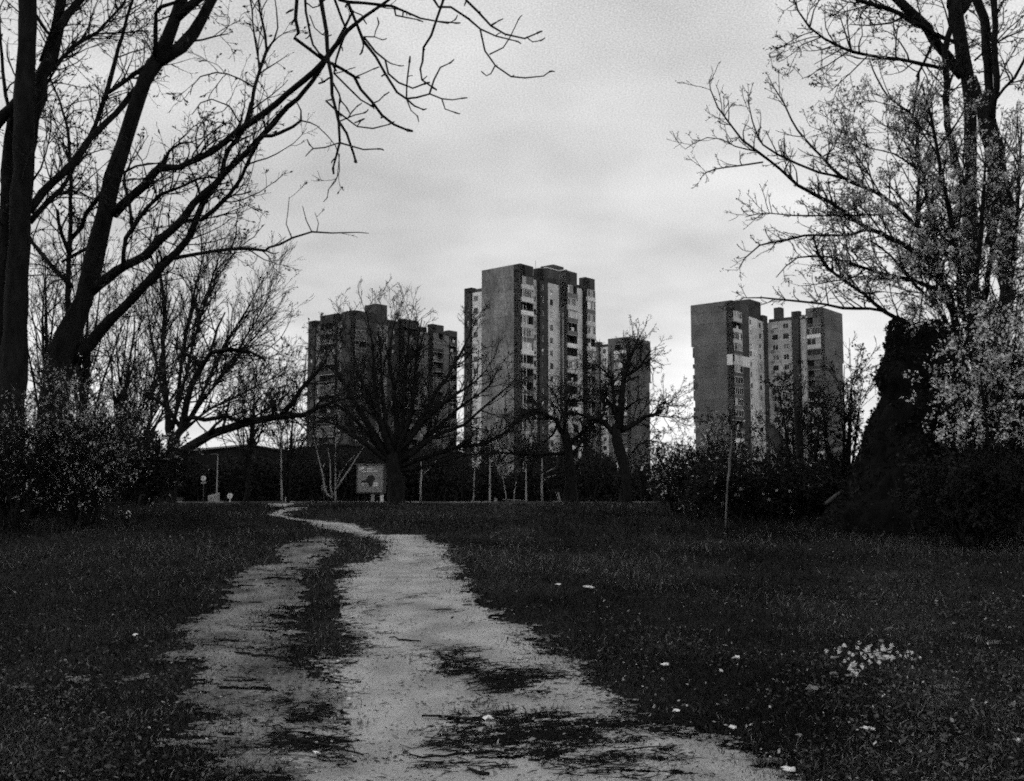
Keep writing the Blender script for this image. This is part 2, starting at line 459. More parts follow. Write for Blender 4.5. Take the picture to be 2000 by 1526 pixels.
class Tree:
    def __init__(s, name, label, cat, base, Y, seed, bark='bark', twigmat='twig', group=None):
        s.rng = np.random.default_rng(seed); s.Y = Y
        s.root = empty(name, base, label, cat, group)
        s.lines, s.twV, s.twF, s.n = [], [], [], 0
        s.lfs = {}
        s.bark, s.twig = M[bark], M[twigmat]
        s.ends = []
    def limb(s, pts, Y0=None, Y1=None, name='limb', sides=None, wobble=.35, rough=0.0, swell=0.0, mat=None):
        """pts rows (px, py, r px) seen at distance Y0 (start) to Y1 (end)."""
        p = np.asarray(pts, float)
        Y0 = s.Y if Y0 is None else Y0; Y1 = Y0 if Y1 is None else Y1
        L = np.concatenate([[0], np.cumsum(np.hypot(np.diff(p[:, 0]), np.diff(p[:, 1])))]); L /= L[-1]
        Yv = Y0 + (Y1 - Y0) * L
        W = spot(p[:, 0], p[:, 1], Yv)
        return s.limb3(np.column_stack([W, p[:, 2] * Yv / FPX]), name, sides, wobble, rough, swell, mat)
    def limb3(s, W, name='limb', sides=None, wobble=.35, rough=0.0, swell=0.0, mat=None):
        rmax = W[:, 3].max()
        q = spline(W, max(.06, rmax * 1.1, s.Y * .012))
        q[1:-1, :3] += s.rng.normal(0, 1, (len(q) - 2, 3)) * (q[1:-1, 3:4] * wobble * .5)
        q[:, 3] *= 1 + s.rng.normal(0, .05, len(q))
        k = sides or (10 if rmax * FPX / s.Y > 8 else 6 if rmax * FPX / s.Y > 3 else 4)
        V, F = tubes(q[None, :, :3], q[None, :, 3], k)
        if rough:
            V = V + s.rng.normal(0, rough, V.shape) * rmax
        put(name, raw_mesh(name, shifted(V, s.root), [F, np.array([[*range(k)][::-1]]), np.array([[len(V) - k + i for i in range(k)]])], True), mat or s.bark, s.root)
        s.lines.append(q)
        return q
    def add_tw(s, P, R, k=3):
        V, F = tubes(P, R, k); s.twV.append(V); s.twF.append(F + s.n); s.n += len(V)
    def sprout(s, n, rmax, lens, ang, levels, up=.05, wob=.12, bend=.06, steps=5, rmin=.45, r0=None, tlo=.1, lines=None, upfirst=0.0, box=None):
        """n side shoots on the limbs where they are thinner than rmax px; then levels of (per parent, length ratio)."""
        rng, Y = s.rng, s.Y
        A, T, R, w = [], [], [], []
        for q in (s.lines if lines is None else lines):
            a = (q[1:] + q[:-1]) / 2
            t = norm(q[1:, :3] - q[:-1, :3]); l = np.linalg.norm(q[1:, :3] - q[:-1, :3], axis=1)
            ok = (a[:, 3] * FPX / Y < rmax) & (np.linspace(0, 1, len(a)) >= tlo)
            if box is not None:
                px, py = seen(a[:, :3]); ok &= (px > box[0]) & (px < box[2]) & (py > box[1]) & (py < box[3])
            A.append(a[ok]); T.append(t[ok]); w.append(l[ok])
        A = np.concatenate(A); T = np.concatenate(T); w = np.concatenate(w)
        if not len(A): return
        i = rng.choice(len(A), n, p=w / w.sum())
        st, t, pr = A[i, :3] + T[i] * rng.uniform(-.5, .5, (n, 1)) * w[i][:, None], T[i], A[i, 3]
        q = rng.normal(size=t.shape); q[:, 2] += upfirst; q = norm(q - (q * t).sum(-1, keepdims=True) * t)
        a = rng.normal(ang, ang * .25, n)[:, None]
        d = t * np.cos(a) + q * np.sin(a)
        mn = rmin * Y / FPX
        ln = rng.uniform(*lens, n) * Y / FPX
        rr = np.clip(pr * .55, mn, (r0 or 2.2) * Y / FPX)
        P, R = grow(st, d, ln, rr, np.full(n, mn), steps, wob, up, bend, rng)
        s.add_tw(P, R, 4 if rr.max() * FPX / Y > 1.5 else 3)
        s.ends.append(P)
        for li_, (m, ratio) in enumerate(levels):
            st, d, pr, tt = offshoots(P, R, m, ang, rng)
            l0 = np.repeat(ln, m) * ratio * rng.uniform(.5, 1.15, len(st)) * (1.15 - .5 * tt)
            P, R = grow(st, d, l0, np.maximum(pr * .7, mn), np.full(len(st), mn * .8), max(3, steps - 3) if li_ < 1 else 2, wob, up, bend, rng)
            ln = l0
            s.add_tw(P, R, 3); s.ends.append(P)
    def leaves(s, n, size, mat, name='leaves', elong=.5, which=-1, tlo=.3, spread=.0, cluster=1, droop=0.0, along=False, box=None):
        rng, Y = s.rng, s.Y
        src = s.ends[which] if which is not None else None
        pool = [src] if src is not None else s.ends
        Cs, Ax = [], []
        tot = sum(len(p) for p in pool)
        for P in pool:
            k = max(1, int(n * len(P) / tot))
            i = rng.integers(0, len(P), k); S = P.shape[1]
            t = rng.uniform(tlo, .999, k) * (S - 1); j = t.astype(int); f = (t - j)[:, None]
            Cs.append(P[i, j] * (1 - f) + P[i, j + 1] * f); Ax.append(norm(P[i, j + 1] - P[i, j]))
        C = np.concatenate(Cs); A = np.concatenate(Ax)
        if box is not None:
            px, py = seen(C); ok = (px > box[0]) & (px < box[2]) & (py > box[1]) & (py < box[3]); C, A = C[ok], A[ok]
        if cluster > 1: C = np.repeat(C, cluster, 0); A = np.repeat(A, cluster, 0)
        if spread: C = C + rng.normal(0, spread * Y / FPX, C.shape)
        sz = rng.uniform(*size, len(C)) * Y / FPX
        V, F = leaf_quads(C, sz, rng, elong, droop, A if along else None)
        d = s.lfs.setdefault((name, mat), [[], [], 0])
        d[0].append(V); d[1].append(F + d[2]); d[2] += len(V)
    def done(s):
        if s.twV:
            put('crown', raw_mesh('crown', shifted(np.concatenate(s.twV), s.root), np.concatenate(s.twF), True), s.twig, s.root, kind='stuff')
        for (name, mat), d in s.lfs.items():
            put(name, raw_mesh(name, shifted(np.concatenate(d[0]), s.root), np.concatenate(d[1])), M[mat], s.root, kind='stuff')
        return s.root
# ------------------------------------------------------------------ the towers
UX, VX = np.array([.647, .763]), np.array([-.763, .647])     # the towers share one orientation
STOREY = 2.8
class Tower:
    def __init__(s, label, seed, top_row, ztop, brick='brick', brick2='brick_shade', panel='panel', base=(0, 0), group='brick tower blocks beyond the lawn'):
        s.rng = np.random.default_rng(seed)
        s.root = empty('tower_block', (base[0], base[1], 0), label, 'tower block', group)
        s.top_row, s.ztop = top_row, ztop
        s.brick, s.brick2, s.panel = M[brick], M[brick2], M[panel]
        s.core = Boxes(); s.k = 0; s.chain = []; s.sooty = False
        s.rows = [top_row - STOREY * k for k in range(20) if top_row - STOREY * k > 1.6]
    def jump(s, px, Y):
        s.p = np.array([(px - 1000) / FPX * Y * 1.01, Y]); s.chain.append(s.p.copy())
    def px(s, p): return seen(np.array([p[0], p[1], 30.0]))[0]
    def back(s, d): s.p = s.p + VX * d; s.chain.append(s.p.copy())        # a front steps back, unseen
    def out(s, d): s.p = s.p - UX * d; s.chain.append(s.p.copy())         # a left side steps out, unseen
    def run(s, way, px, kind, **kw):
        d = UX if way == 'F' else -VX
        lo, hi = 0.0, 60.0
        for _ in range(50):
            m = (lo + hi) / 2
            if s.px(s.p + d * m) < px: lo = m
            else: hi = m
        q = s.p + d * lo
        fr = (s.p, d, np.array([d[1], -d[0]]))
        s.wall(fr, lo, kind, **kw)
        s.p = q; s.chain.append(q.copy())
    # one stretch of wall, L metres long
    def wall(s, fr, L, kind, top=None, win=(), winw=1.0, parapet=1.9, narrow=False, seed=0, mat=None, light=.2, kinds=None, winh=1.3, ext=None, ext_end=None):
        if win and max(win) > 1:
            pos = []
            for w_ in win:
                ss = np.linspace(0, L, 400); pp = np.array([s.px(fr[0] + fr[1] * v) for v in ss]); pos.append(float(ss[np.argmin(np.abs(pp - w_))]) / L)
            win = pos
        R = s.root; s.k += 1; eps = .004 * s.k
        top = s.ztop if top is None else top
        zt = s.top_row + 1.45
        s.core.fr(fr, .02 + eps, L - .02 - eps, -.5, min(top, zt) - .3 - eps, (-2.1 if kind == 'balcony' else -4 if L > 6 else -.9) - eps, -1.91 if kind == 'balcony' else -.32)
        ph = top - zt
        def storey(k):
            z = s.rows[k]; a = z - 1.35
            if k == len(s.rows) - 1: a = -.2
            return a + .02, z + 1.45 - .02
        if kind in ('brick', 'panel'):
            m = mat or (s.brick if kind == 'brick' else s.panel)
            nm = 'brick_panel' if kind == 'brick' else 'wall_panel'
            for k, z in enumerate(s.rows):
                a, b = storey(k); bx = Boxes()
                xa, xb = (-.8 if ext and k < ext else 0), (L + .8 if ext_end and k < ext_end else L)
                for e_, k0, x0_, x1_ in ((ext, ext or 0, -.72, -.04), (ext_end, ext_end or 0, L + .04, L + .72)):
                    if e_ and k >= k0:        # balconies seen from the side, round the corner
                        q = Boxes(); q.fr(fr, x0_, x1_, a, a + .16, -2.6, -.5); o_ = q.build('balcony', M['slab'], R)
                        q = Boxes(); q.fr(fr, x0_ if e_ is ext and x0_ < 0 else x1_ - .06, x0_ + .06 if e_ is ext and x0_ < 0 else x1_, a + .17, a + 1.1, -2.6, -.5); q.build('balcony_front', M['parapet_light'] if s.rng.random() < .5 else M['parapet_dark'], o_)
                        if s.rng.random() < .5:
                            q = Boxes(); xx = x0_ if e_ is ext and x0_ < 0 else x1_ - .05; q.fr(fr, xx, xx + .05, a + 1.11, b - .1, -2.55, -.55); q.build('glazing_frame', M['frame'] if s.rng.random() < .6 else M['curtain'], o_)
                w = [(c * L - winw / 2, c * L + winw / 2) for c in win if c * L - winw / 2 > .05]
                if w:
                    lo, hi = z - winh / 2, z + winh / 2
                    bx.fr(fr, xa, xb, a, lo, -.3, 0); bx.fr(fr, xa, xb, hi, b, -.3, 0)
                    e = [0] + [v for ab in w for v in ab] + [L]
                    for i in range(0, len(e), 2): bx.fr(fr, e[i], e[i + 1], lo, hi, -.3, 0)
                else: bx.fr(fr, xa, xb, a, b, -.3 if not (ext or ext_end) else -2.4, 0)
                bx.build(nm, m, R)
                for (x0, x1) in w: s.window(fr, x0, x1, lo, hi, kind)
            if ph > .2:
                bx = Boxes(); setb = 0 if kind == 'brick' else .7
                bx.fr(fr, -.8 if ext else 0, L + (.8 if ext_end else 0), zt + .02, top, -1.6 - setb - (.8 if ext or ext_end else 0), -setb)
                bx.build('parapet', m if kind == 'brick' else s.brick2, R)
        elif kind == 'balcony':
            bx = Boxes(); bx.fr(fr, 0, .28, -.2, zt, -1.7, 0); bx.fr(fr, L - .28, L, -.2, zt - .003, -1.7, 0); bx.build('side_wall', mat or s.brick2, R)
            bx = Boxes(); bx.fr(fr, 0, L, zt + .02, top, -1.8, .0); bx.build('parapet', mat or s.brick2, R)
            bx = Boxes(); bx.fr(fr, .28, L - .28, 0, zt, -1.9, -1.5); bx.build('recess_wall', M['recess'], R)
            for k, z in enumerate(s.rows):
                s.balcony(fr, L, z, k, (kinds or {}).get(k))
    def window(s, fr, x0, x1, z0, z1, kind):
        f = Boxes(); w = .07; n0, n1 = -.17, -.09
        f.fr(fr, x0, x1, z0, z0 + w, n0, n1); f.fr(fr, x0, x1, z1 - w, z1, n0, n1)
        f.fr(fr, x0, x0 + w, z0 + w, z1 - w, n0, n1); f.fr(fr, x1 - w, x1, z0 + w, z1 - w, n0, n1)
        if x1 - x0 > .8: f.fr(fr, (x0 + x1) / 2 - w / 2, (x0 + x1) / 2 + w / 2, z0 + w, z1 - w, n0, n1 - .004)
        c = s.rng.random()
        o = f.build('window', M['frame'] if c < .45 else M['frame_dark'], s.root)
        b = Boxes(); b.fr(fr, x0 + w, x1 - w, z0 + w, z1 - w, -.155, -.125)
        r = s.rng.random()
        b.build('pane', M['curtain'] if r < .14 else M['blind'] if r < .20 else M['glass'], o)
        if s.rng.random() < .16:
            h = (z1 - z0) * s.rng.uniform(.3, .7); b = Boxes(); b.fr(fr, x0 + w, x1 - w, z1 - w - h, z1 - w, -.12, -.10); b.build('roller_blind', M['blind'], o)
    def balcony(s, fr, L, z, k, style=None):
        rng = s.rng
        fl = z - 1.35
        sl = Boxes(); sl.fr(fr, .28, L - .28, fl - .09, fl + .09, -1.5, .42)
        o = sl.build('balcony', M['slab'], s.root)
        style = style or rng.choice(['open', 'open', 'rail', 'glazed', 'glazed', 'closed', 'half'], p=[.2, .14, .16, .22, .12, .08, .08])
        h = 1.0
        pm = M['parapet_light'] if rng.random() < .5 else M['parapet_dark']
        if s.sooty: pm = M['parapet_shaded']
        x0, x1 = .3, L - .3
        b = Boxes()
        if style == 'rail':
            b.fr(fr, x0, x1, fl + 1.02, fl + 1.07, .32, .38); b.fr(fr, x0, x1, fl + .16, fl + .20, .33, .37)
            n = int((x1 - x0) / .14)
            for i in range(n + 1):
                x = x0 + (x1 - x0) * i / n; b.fr(fr, x - .014, x + .014, fl + .20, fl + 1.02, .336, .364)
            b.build('railing', M['metal'], o)
        else:
            b.fr(fr, x0, x1, fl + .10, fl + h, .30, .38); b.fr(fr, x0, x0 + .07, fl + .1, fl + h - .004, 0, .30); b.fr(fr, x1 - .07, x1, fl + .1, fl + h - .004, 0, .30)
            b.build('balcony_front', pm, o)
        if style in ('glazed', 'closed', 'half'):
            z0, z1 = fl + h + .01, fl + STOREY - .1
            e = x1 if style != 'half' else x0 + (x1 - x0) * .5
            f = Boxes(); w = .075
            f.fr(fr, x0, e, z0, z0 + w, .28, .37); f.fr(fr, x0, e, z1 - w, z1, .28, .37)
            n = int(rng.integers(3, 6))
            for i in range(n + 1):
                x = x0 + (e - x0 - w) * i / n; f.fr(fr, x, x + w, z0 + w, z1 - w, .284, .366)
            f.build('glazing_frame', M['frame'] if rng.random() < .75 and not s.sooty else M['metal'], o)
            for i in range(n):
                p0, p1 = x0 + w + (e - x0 - w) * i / n, x0 + (e - x0 - w) * (i + 1) / n
                if p1 - p0 < .05: continue
                g = Boxes(); g.fr(fr, p0, p1, z0 + w, z1 - w, .31, .335)
                r = rng.random()
                g.build('pane', M['glass'] if s.sooty and r < .85 else M['blind'] if (style == 'closed' and r < .8) else M['curtain'] if r < .16 else M['blind'] if r < .22 else M['glass'], o)
        else:
            d = Boxes(); c = rng.uniform(.3, .6) * L
            d.fr(fr, c - .75, c + .75, fl + .1, fl + 2.2, -1.495, -1.45); d.build('balcony_door', M['glass'] if rng.random() < .7 else M['curtain'], o)
            if rng.random() < .5:
                d = Boxes(); d.fr(fr, x0, x0 + .06, fl + .1, fl + 2.7, .3, .36); d.fr(fr, x0 + L * .3, x0 + L * .3 + .05, fl + .1, fl + 2.7, .3, .36); d.build('post', M['metal'], o)
            if rng.random() < .4:
                d = Boxes(); a = rng.uniform(.1, .5) * L; d.fr(fr, a, a + rng.uniform(.5, 1.1), fl + 1.05, fl + 1.9, -.1, -.06); d.build('washing', M['blind'], o)
    def finish(s, depth=16):
        a, z = s.chain[0], s.chain[-1]
        mid = (np.array(a) + z) / 2 + np.array([.05, .99]) * depth * .6
        w = np.linalg.norm(np.array(a) - z) * .36
        s.core.fr((mid, UX, np.array([UX[1], -UX[0]])), -w, w, -.5, s.top_row + .2, -depth * .45, depth * .35)
        s.core.build('core_wall', M['dark_wall'], s.root)
    def roof_box(s, px0, px1, py, Y, depth=5.0, mat='brick_shade', name='lift_house'):
        a, b = spot(px0, py, Y), spot(px1, py, Y + (px1 - px0) / FPX * Y * .8)
        p = a[:2]; L = b[0] - a[0]
        bx = Boxes(); fr = (p, np.array([1.0, .0]), np.array([0, -1.0]))
        bx.fr((p, UX, np.array([UX[1], -UX[0]])), 0, L * 1.1, s.top_row - .4, float(a[2]), -depth, -.05)
        return bx.build(name, M[mat], s.root)
    def mast(s, px, py, Y, h=3.0):
        p = spot(px, py, Y); V, F = tubes(np.array([[[p[0], p[1], s.top_row], [p[0], p[1], p[2]]]]), np.array([[.05, .03]]), 5)
        put('antenna', raw_mesh('antenna', shifted(V, s.root), F), M['metal_dark'], s.root)

# the tall nearest tower, right of the middle
T = Tower('tallest tower block with a broad blank brick side and stacked balconies', 5, 44.4, 48.35, base=(4, 212))
T.brick2 = M['brick_shade']
T.jump(906.5, 227)
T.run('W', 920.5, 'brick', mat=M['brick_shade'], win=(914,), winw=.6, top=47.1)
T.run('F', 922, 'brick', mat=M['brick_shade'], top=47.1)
T.run('W', 940.5, 'panel', win=(928.7,), winw=1.25, top=46.8)
T.jump(940.5, 213.2)
T.run('W', 1006, 'brick')
T.run('W', 1016, 'brick', mat=M['brick_mid'])
T.run('F', 1042, 'balcony', kinds={0: 'glazed', 1: 'glazed', 2: 'open', 3: 'half', 4: 'glazed', 5: 'closed', 6: 'open', 7: 'rail'})
T.back(.5)
T.run('F', 1048.5, 'panel', mat=M['panel_dim'], win=(1045.2,), winw=.9, top=45.9)
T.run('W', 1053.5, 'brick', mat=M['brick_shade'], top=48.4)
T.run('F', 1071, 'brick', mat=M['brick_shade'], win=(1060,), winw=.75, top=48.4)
T.back(.6)
T.run('F', 1092, 'panel', win=(1077.5,), winw=1.15, top=47.2)
T.run('W', 1106, 'brick', mat=M['brick_mid'], top=49.0)
T.run('F', 1128, 'balcony', top=49.0, kinds={0: 'half', 1: 'glazed', 2: 'closed', 3: 'open', 4: 'open'})
T.back(.5)
T.run('F', 1138, 'panel', top=46.8)
T.run('W', 1144.5, 'brick', mat=M['brick_shade'], top=48.5)
T.run('F', 1163, 'balcony', top=48.5, kinds={0: 'glazed', 1: 'closed', 2: 'glazed'})
T.back(14)
T.finish()
T.roof_box(1081, 1110, 516.5, 221, 3.8)
for i in (12, 13):                                          # pale coping round the second balcony bay
    q0, q1 = T.chain[i], T.chain[i + 1]; Lw = np.linalg.norm(q1 - q0); d = (q1 - q0) / Lw
    bx = Boxes(); bx.fr((q0, d, np.array([d[1], -d[0]])), -.1 + .11 * (i == 13), Lw + .1, 49.02 - .003 * i, 49.2 - .003 * i, -.5, .22); bx.build('coping', M['coping'], T.root)
q0, q1 = T.chain[5 + 1], T.chain[6 + 1]
for i, ss in ((6, (.4, 1.4)), (13, (.5, 1.5)), (17, (2.6,))):         # thin pale poles running up the balcony fronts
    q0, q1 = T.chain[i], T.chain[i + 1]; d = (q1 - q0) / np.linalg.norm(q1 - q0)
    for v in ss:
        bx = Boxes(); bx.fr((q0, d, np.array([d[1], -d[0]])), v - .035, v + .035, .3, 39.5, .46, .53); bx.build('pole', M['frame'], T.root)
T.mast(1046, 509, 216)

# the right-hand tower: an inner corner between two wings
T = Tower('stand-alone brick tower on the right with an inner corner and one white clad balcony storey', 9, 44.6, 48.6, base=(68, 256))
T.jump(1355, 256.2)
T.run('W', 1421, 'brick', mat=M['brick_mid'], ext=3)
T.run('W', 1432, 'brick', mat=M['brick_mid'])
T.run('F', 1450, 'balcony', mat=M['brick_shade'], kinds={2: 'glazed', 3: 'glazed', 4: 'closed', 5: 'glazed', 8: 'glazed'})
T.run('F', 1465, 'brick', mat=M['brick_shade'])
T.back(1.2)
T.run('F', 1481, 'panel', win=(1468,), winw=1.0, top=47.6)
T.back(.7)
T.run('F', 1493, 'panel', mat=M['panel_dim'], win=(1486.5,), winw=1.2, top=46.9)
T.run('F', 1502, 'brick', mat=M['brick_shade'], top=47.8)
T.run('W', 1550, 'panel', mat=M['panel_dim'], win=(1516, 1537), winw=1.6, winh=1.4, top=47.0)
T.out(.4)
T.run('W', 1564, 'brick', mat=M['brick_shade'], top=48.2)
T.run('F', 1566, 'brick', mat=M['brick_shade'], top=48.2)
T.run('W', 1578, 'panel', mat=M['panel_dim'], win=(1570.5,), winw=1.3, winh=1.4, top=47.2)
T.out(.3)
T.run('W', 1608, 'balcony', mat=M['brick_mid'], kinds={0: 'rail', 2: 'glazed', 3: 'glazed', 4: 'open', 5: 'open', 8: 'glazed'})
T.run('F', 1647, 'brick', mat=M['brick_mid'], ext_end=4)
T.back(10)
T.finish()
T.roof_box(1464, 1500, 584, 262, 5)
T.roof_box(1524, 1536, 600, 275, 2)
# white cladding round the fifth storey, left of the inner corner
z = T.rows[4]
for i in (1, 3):
    q0, q1 = T.chain[i], T.chain[i + 1]
    Lw = np.linalg.norm(q1 - q0); d = (q1 - q0) / Lw
    bx = Boxes(); bx.fr((q0, d, np.array([d[1], -d[0]])), .02, Lw - .02, z - 1.3, z + 1.4, .015, .09)
    bx.build('white_cladding', M['blind'], T.root)
# air conditioners under the wide windows of the right wing
q0, q1 = T.chain[9], T.chain[10]
Lw = np.linalg.norm(q1 - q0); d = (q1 - q0) / Lw
for k in (0, 2, 3, 4, 6):
    c = Lw * .2; bx = Boxes(); bx.fr((q0, d, np.array([d[1], -d[0]])), c - .4, c + .4, T.rows[k] - 1.3, T.rows[k] - .75, .03, .38)
    bx.build('air_conditioner', M['metal'], T.root)

# the left tower, behind the spreading tree
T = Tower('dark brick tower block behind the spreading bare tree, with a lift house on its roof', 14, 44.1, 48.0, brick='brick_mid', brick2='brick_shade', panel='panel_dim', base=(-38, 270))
D = M['brick_shade']; T.sooty = True; T.panel = M['panel_shade']  # its dimness behind the tree is carried by darker shaded colours
T.jump(602, 273)
T.run('W', 614, 'brick', mat=D, win=(.5,), winw=.8, top=47.1)
T.run('F', 616, 'brick', mat=D, top=47.1)
T.run('W', 626, 'panel', win=(.5,), winw=.9, top=47.1)
T.out(.5)
T.run('W', 657, 'balcony', mat=D)
T.run('F', 658, 'brick', mat=D)
T.run('W', 669, 'panel', win=(.5,), winw=1, top=47.1)
T.out(.5)
T.run('W', 690, 'brick', mat=D)
T.run('F', 716, 'balcony', mat=D)
T.run('F', 735, 'brick', mat=D)
T.back(1.4)
T.run('F', 756, 'panel', win=(743, 752), winw=1, top=46.9)
T.run('F', 778, 'brick', mat=D, win=(.5,), winw=.8, top=47.3)
T.run('W', 784, 'brick', mat=D)
T.run('F', 817, 'balcony', mat=D)
T.back(1.5)
T.run('F', 836, 'panel', win=(825,), winw=1.2, top=47.1)
T.run('W', 843, 'brick', mat=D)
T.run('F', 866, 'balcony', mat=D)
T.back(1.4)
T.run('F', 876, 'panel', top=46.9)
T.run('F', 892.5, 'balcony', mat=D, top=47.3)
T.back(8)
T.finish()
T.roof_box(736, 764, 593, 268, 5)
T.mast(744, 563, 270); T.mast(846, 600, 275)

# the far tower, half behind the tall one
T = Tower('farthest tower block, its plain side half hidden behind the tallest tower', 21, 44.4, 48.2, brick='brick_mid', base=(52, 304))
T.jump(1150, 318)
T.run('W', 1172, 'brick', mat=M['brick_mid'], top=47.6)
T.run('F', 1174, 'brick', mat=M['brick_shade'], top=47.6)
T.run('W', 1190, 'panel', mat=M['panel'], win=(.45,), winw=1.3, top=46.8)
T.out(.5)
T.run('W', 1200, 'brick', mat=M['brick_mid'])
T.run('W', 1226, 'balcony', mat=M['brick_mid'], kinds={0: 'open', 1: 'glazed', 2: 'glazed'})
T.run('F', 1269, 'brick', mat=M['brick_mid'], ext_end=4)
T.back(10)
T.finish()
T.mast(1230, 628, 305)

# ------------------------------------------------------------------ low buildings, road edge, signs
def gable(name, label, px0, px1, Y, py_eave0, py_eave1, py_ridge, pxr, mat='dark_wall', roof='dark_roof', edge=True, dep=26):
    a, b = spot(px0, 900, Y), spot(px1, 900, Y)
    ze0, ze1, zr = spot(px0, py_eave0, Y)[2], spot(px1, py_eave1, Y)[2], spot(pxr, py_ridge, Y)[2]
    xr = spot(pxr, 900, Y)[0]
    r = empty(name, (xr, Y, 0), label, 'building')
    prof = [(a[0], -.3), (b[0], -.3), (b[0], ze1), (xr, zr), (a[0], ze0)]
    V = [(x, Y, z) for x, z in prof] + [(x, Y + dep, z) for x, z in prof]
    me = raw_mesh('wall', shifted(V, r), [np.array([[0, 1, 6, 5], [1, 2, 7, 6], [4, 0, 5, 9]]), np.array([[0, 4, 3, 2, 1], [5, 6, 7, 8, 9]])])
    put('wall', me, M[mat], r)
    for nm, (x0, z0, x1, z1) in (('roof', (a[0], ze0, xr, zr)), ('roof', (xr, zr, b[0], ze1))):
        bx = Boxes(); t = .22
        bx.corners([(x0, Y - .5, z0 + .02), (x1, Y - .5, z1 + .02), (x1, Y + dep + .5, z1 + .02), (x0, Y + dep + .5, z0 + .02),
                    (x0, Y - .5, z0 + t), (x1, Y - .5, z1 + t), (x1, Y + dep + .5, z1 + t), (x0, Y + dep + .5, z0 + t)])
        o = bx.build(nm, M[roof], r)
    if edge:
        x0, z0, x1, z1 = a[0], ze0, xr, zr
        bx = Boxes(); bx.corners([(x0, Y - .62, z0 + .05), (x1, Y - .62, z1 + .05), (x1, Y - .505, z1 + .05), (x0, Y - .505, z0 + .05),
                                  (x0, Y - .62, z0 + .3), (x1, Y - .62, z1 + .3), (x1, Y - .505, z1 + .3), (x0, Y - .505, z0 + .3)])
        bx.build('roof_edge', M['metal'], r)
    return r
gable('long_hall', 'low dark hall with a bright roof edge behind the leaning lamp and signs', 300, 565, 150, 889, 884, 871, 490, dep=30)
gable('long_hall', 'low dark hall with a shallow roof in front of the left tower', 566, 900, 158, 880, 884, 868, 640, dep=30)
r = empty('garden_wall', (-38, 122, 0), 'low pale wall along the road behind the round signs', 'wall')
bx = Boxes(); P0, P1 = spot(428, 970, 122), spot(475, 970, 122); bx.box(P0[0], P1[0], 122, 122.3, -.3, spot(450, 963.5, 122)[2]); bx.build('wall', M['dark_wall'], r)
bx = Boxes(); bx.box(P0[0] - .1, P1[0] + .1, 121.94, 122.36, spot(450, 963.4, 122)[2], spot(450, 962.6, 122)[2]); bx.build('coping', M['sign_grey'], r)

bx = Boxes(); bx.box(-160, 160, 97.3, 104.5, .0, .012); bx.build('road', M['asphalt'], kind='structure', label='dark road beyond the lawn')
# kerb stones of the road edge: seen in broken pieces beyond the lawn
rk = tag(empty('kerb', (0, 97, 0)), 'pale kerb stones along the road edge beyond the lawn'); rk['kind'] = 'structure'
kx = -60.0; rng = np.random.default_rng(3)
while kx < 40:
    L = 1.0
    if rng.random() < .22 or -21 < kx < -13 or -20.5 < kx < -19 or -10.7 < kx < -9.3:
        bx = Boxes(); bx.box(kx, kx + L - .03, 97, 97.22, -.05, .14 + rng.uniform(-.01, .02)); bx.build('kerb_stone', M['kerb'], rk)
    kx += L

def disc(name, c, r, th, mat, parent, k=24, nrm=(0, -1, 0), **kw):
    a = np.arange(k) * 2 * math.pi / k
    ring = np.stack([c[0] + r * np.cos(a), 0 * a + c[1], c[2] + r * np.sin(a)], -1)
    V = np.concatenate([ring + [0, -th / 2, 0], ring + [0, th / 2, 0]])
    j = np.arange(k); jn = (j + 1) % k
    return put(name, raw_mesh(name, shifted(V, parent), [np.stack([j, j + k, jn + k, jn], -1), np.array([j, (j + k)[::-1]])]), M[mat], parent, **kw)
def pole(name, p0, p1, r, mat, parent, k=8, r1=None):
    V, F = tubes(np.array([[p0, p1]], float), np.array([[r, r1 or r]]), k)
    n = len(V)
    return put(name, raw_mesh(name, shifted(V, parent), [F, np.array([list(range(n - k, n))])]), M[mat], parent)
def arrow_up(parent, c, s, mat, down=False):
    """flat printed arrow."""
    d = -1 if down else 1
    P = [(-.12, -.5), (.12, -.5), (.12, .05), (.34, .05), (0, .5), (-.34, .05), (-.12, .05)]
    V = [(c[0] + x * s, c[1], c[2] + z * s * d) for x, z in P]
    put('arrow', raw_mesh('arrow', shifted(V, parent), [np.array([[0, 1, 2, 6]]), np.array([[3, 4, 5]])]), M[mat], parent)
def ground0(px, Y):
    p = spot(px, 960, Y); p[2] = terrain(p[0], p[1]); return p
# round sign with a plate under it, on a post
Y = 96; g = ground0(398, Y); c = spot(397.5, 934.5, Y)
r = empty('road_sign', g, 'round pale road sign over a small plate, left of the lamp', 'road sign')
pole('post', (c[0], Y + .06, g[2]), (c[0], Y + .06, c[2] + .2), .035, 'metal_dark', r)
disc('sign_disc', (c[0], Y, c[2]), metres(5.6, Y), .03, 'sign_grey', r)
disc('sign_face', (c[0], Y - .022, c[2]), metres(4.4, Y), .01, 'sign_white', r); arrow_up(r, (c[0], Y - .032, c[2]), .3, 'sign_grey')
p = spot(397.5, 943, Y); bx = Boxes(); bx.box(p[0] - metres(5, Y), p[0] + metres(5, Y), Y - .02, Y + .02, p[2] - .09, p[2] + .09); bx.build('plate', M['sign_grey'], r)
# low round sign
Y = 92; g = ground0(449, Y); c = spot(449, 968.8, Y)
r = empty('keep_sign', g, 'low round white sign with an upright arrow, at the far lawn edge', 'road sign')
pole('post', (c[0], Y + .06, g[2]), (c[0], Y + .06, c[2]), .04, 'sign_white', r)
disc('sign_disc', (c[0], Y, c[2]), metres(5.2, Y), .03, 'sign_white', r); arrow_up(r, (c[0], Y - .02, c[2]), .26, 'sign_grey')
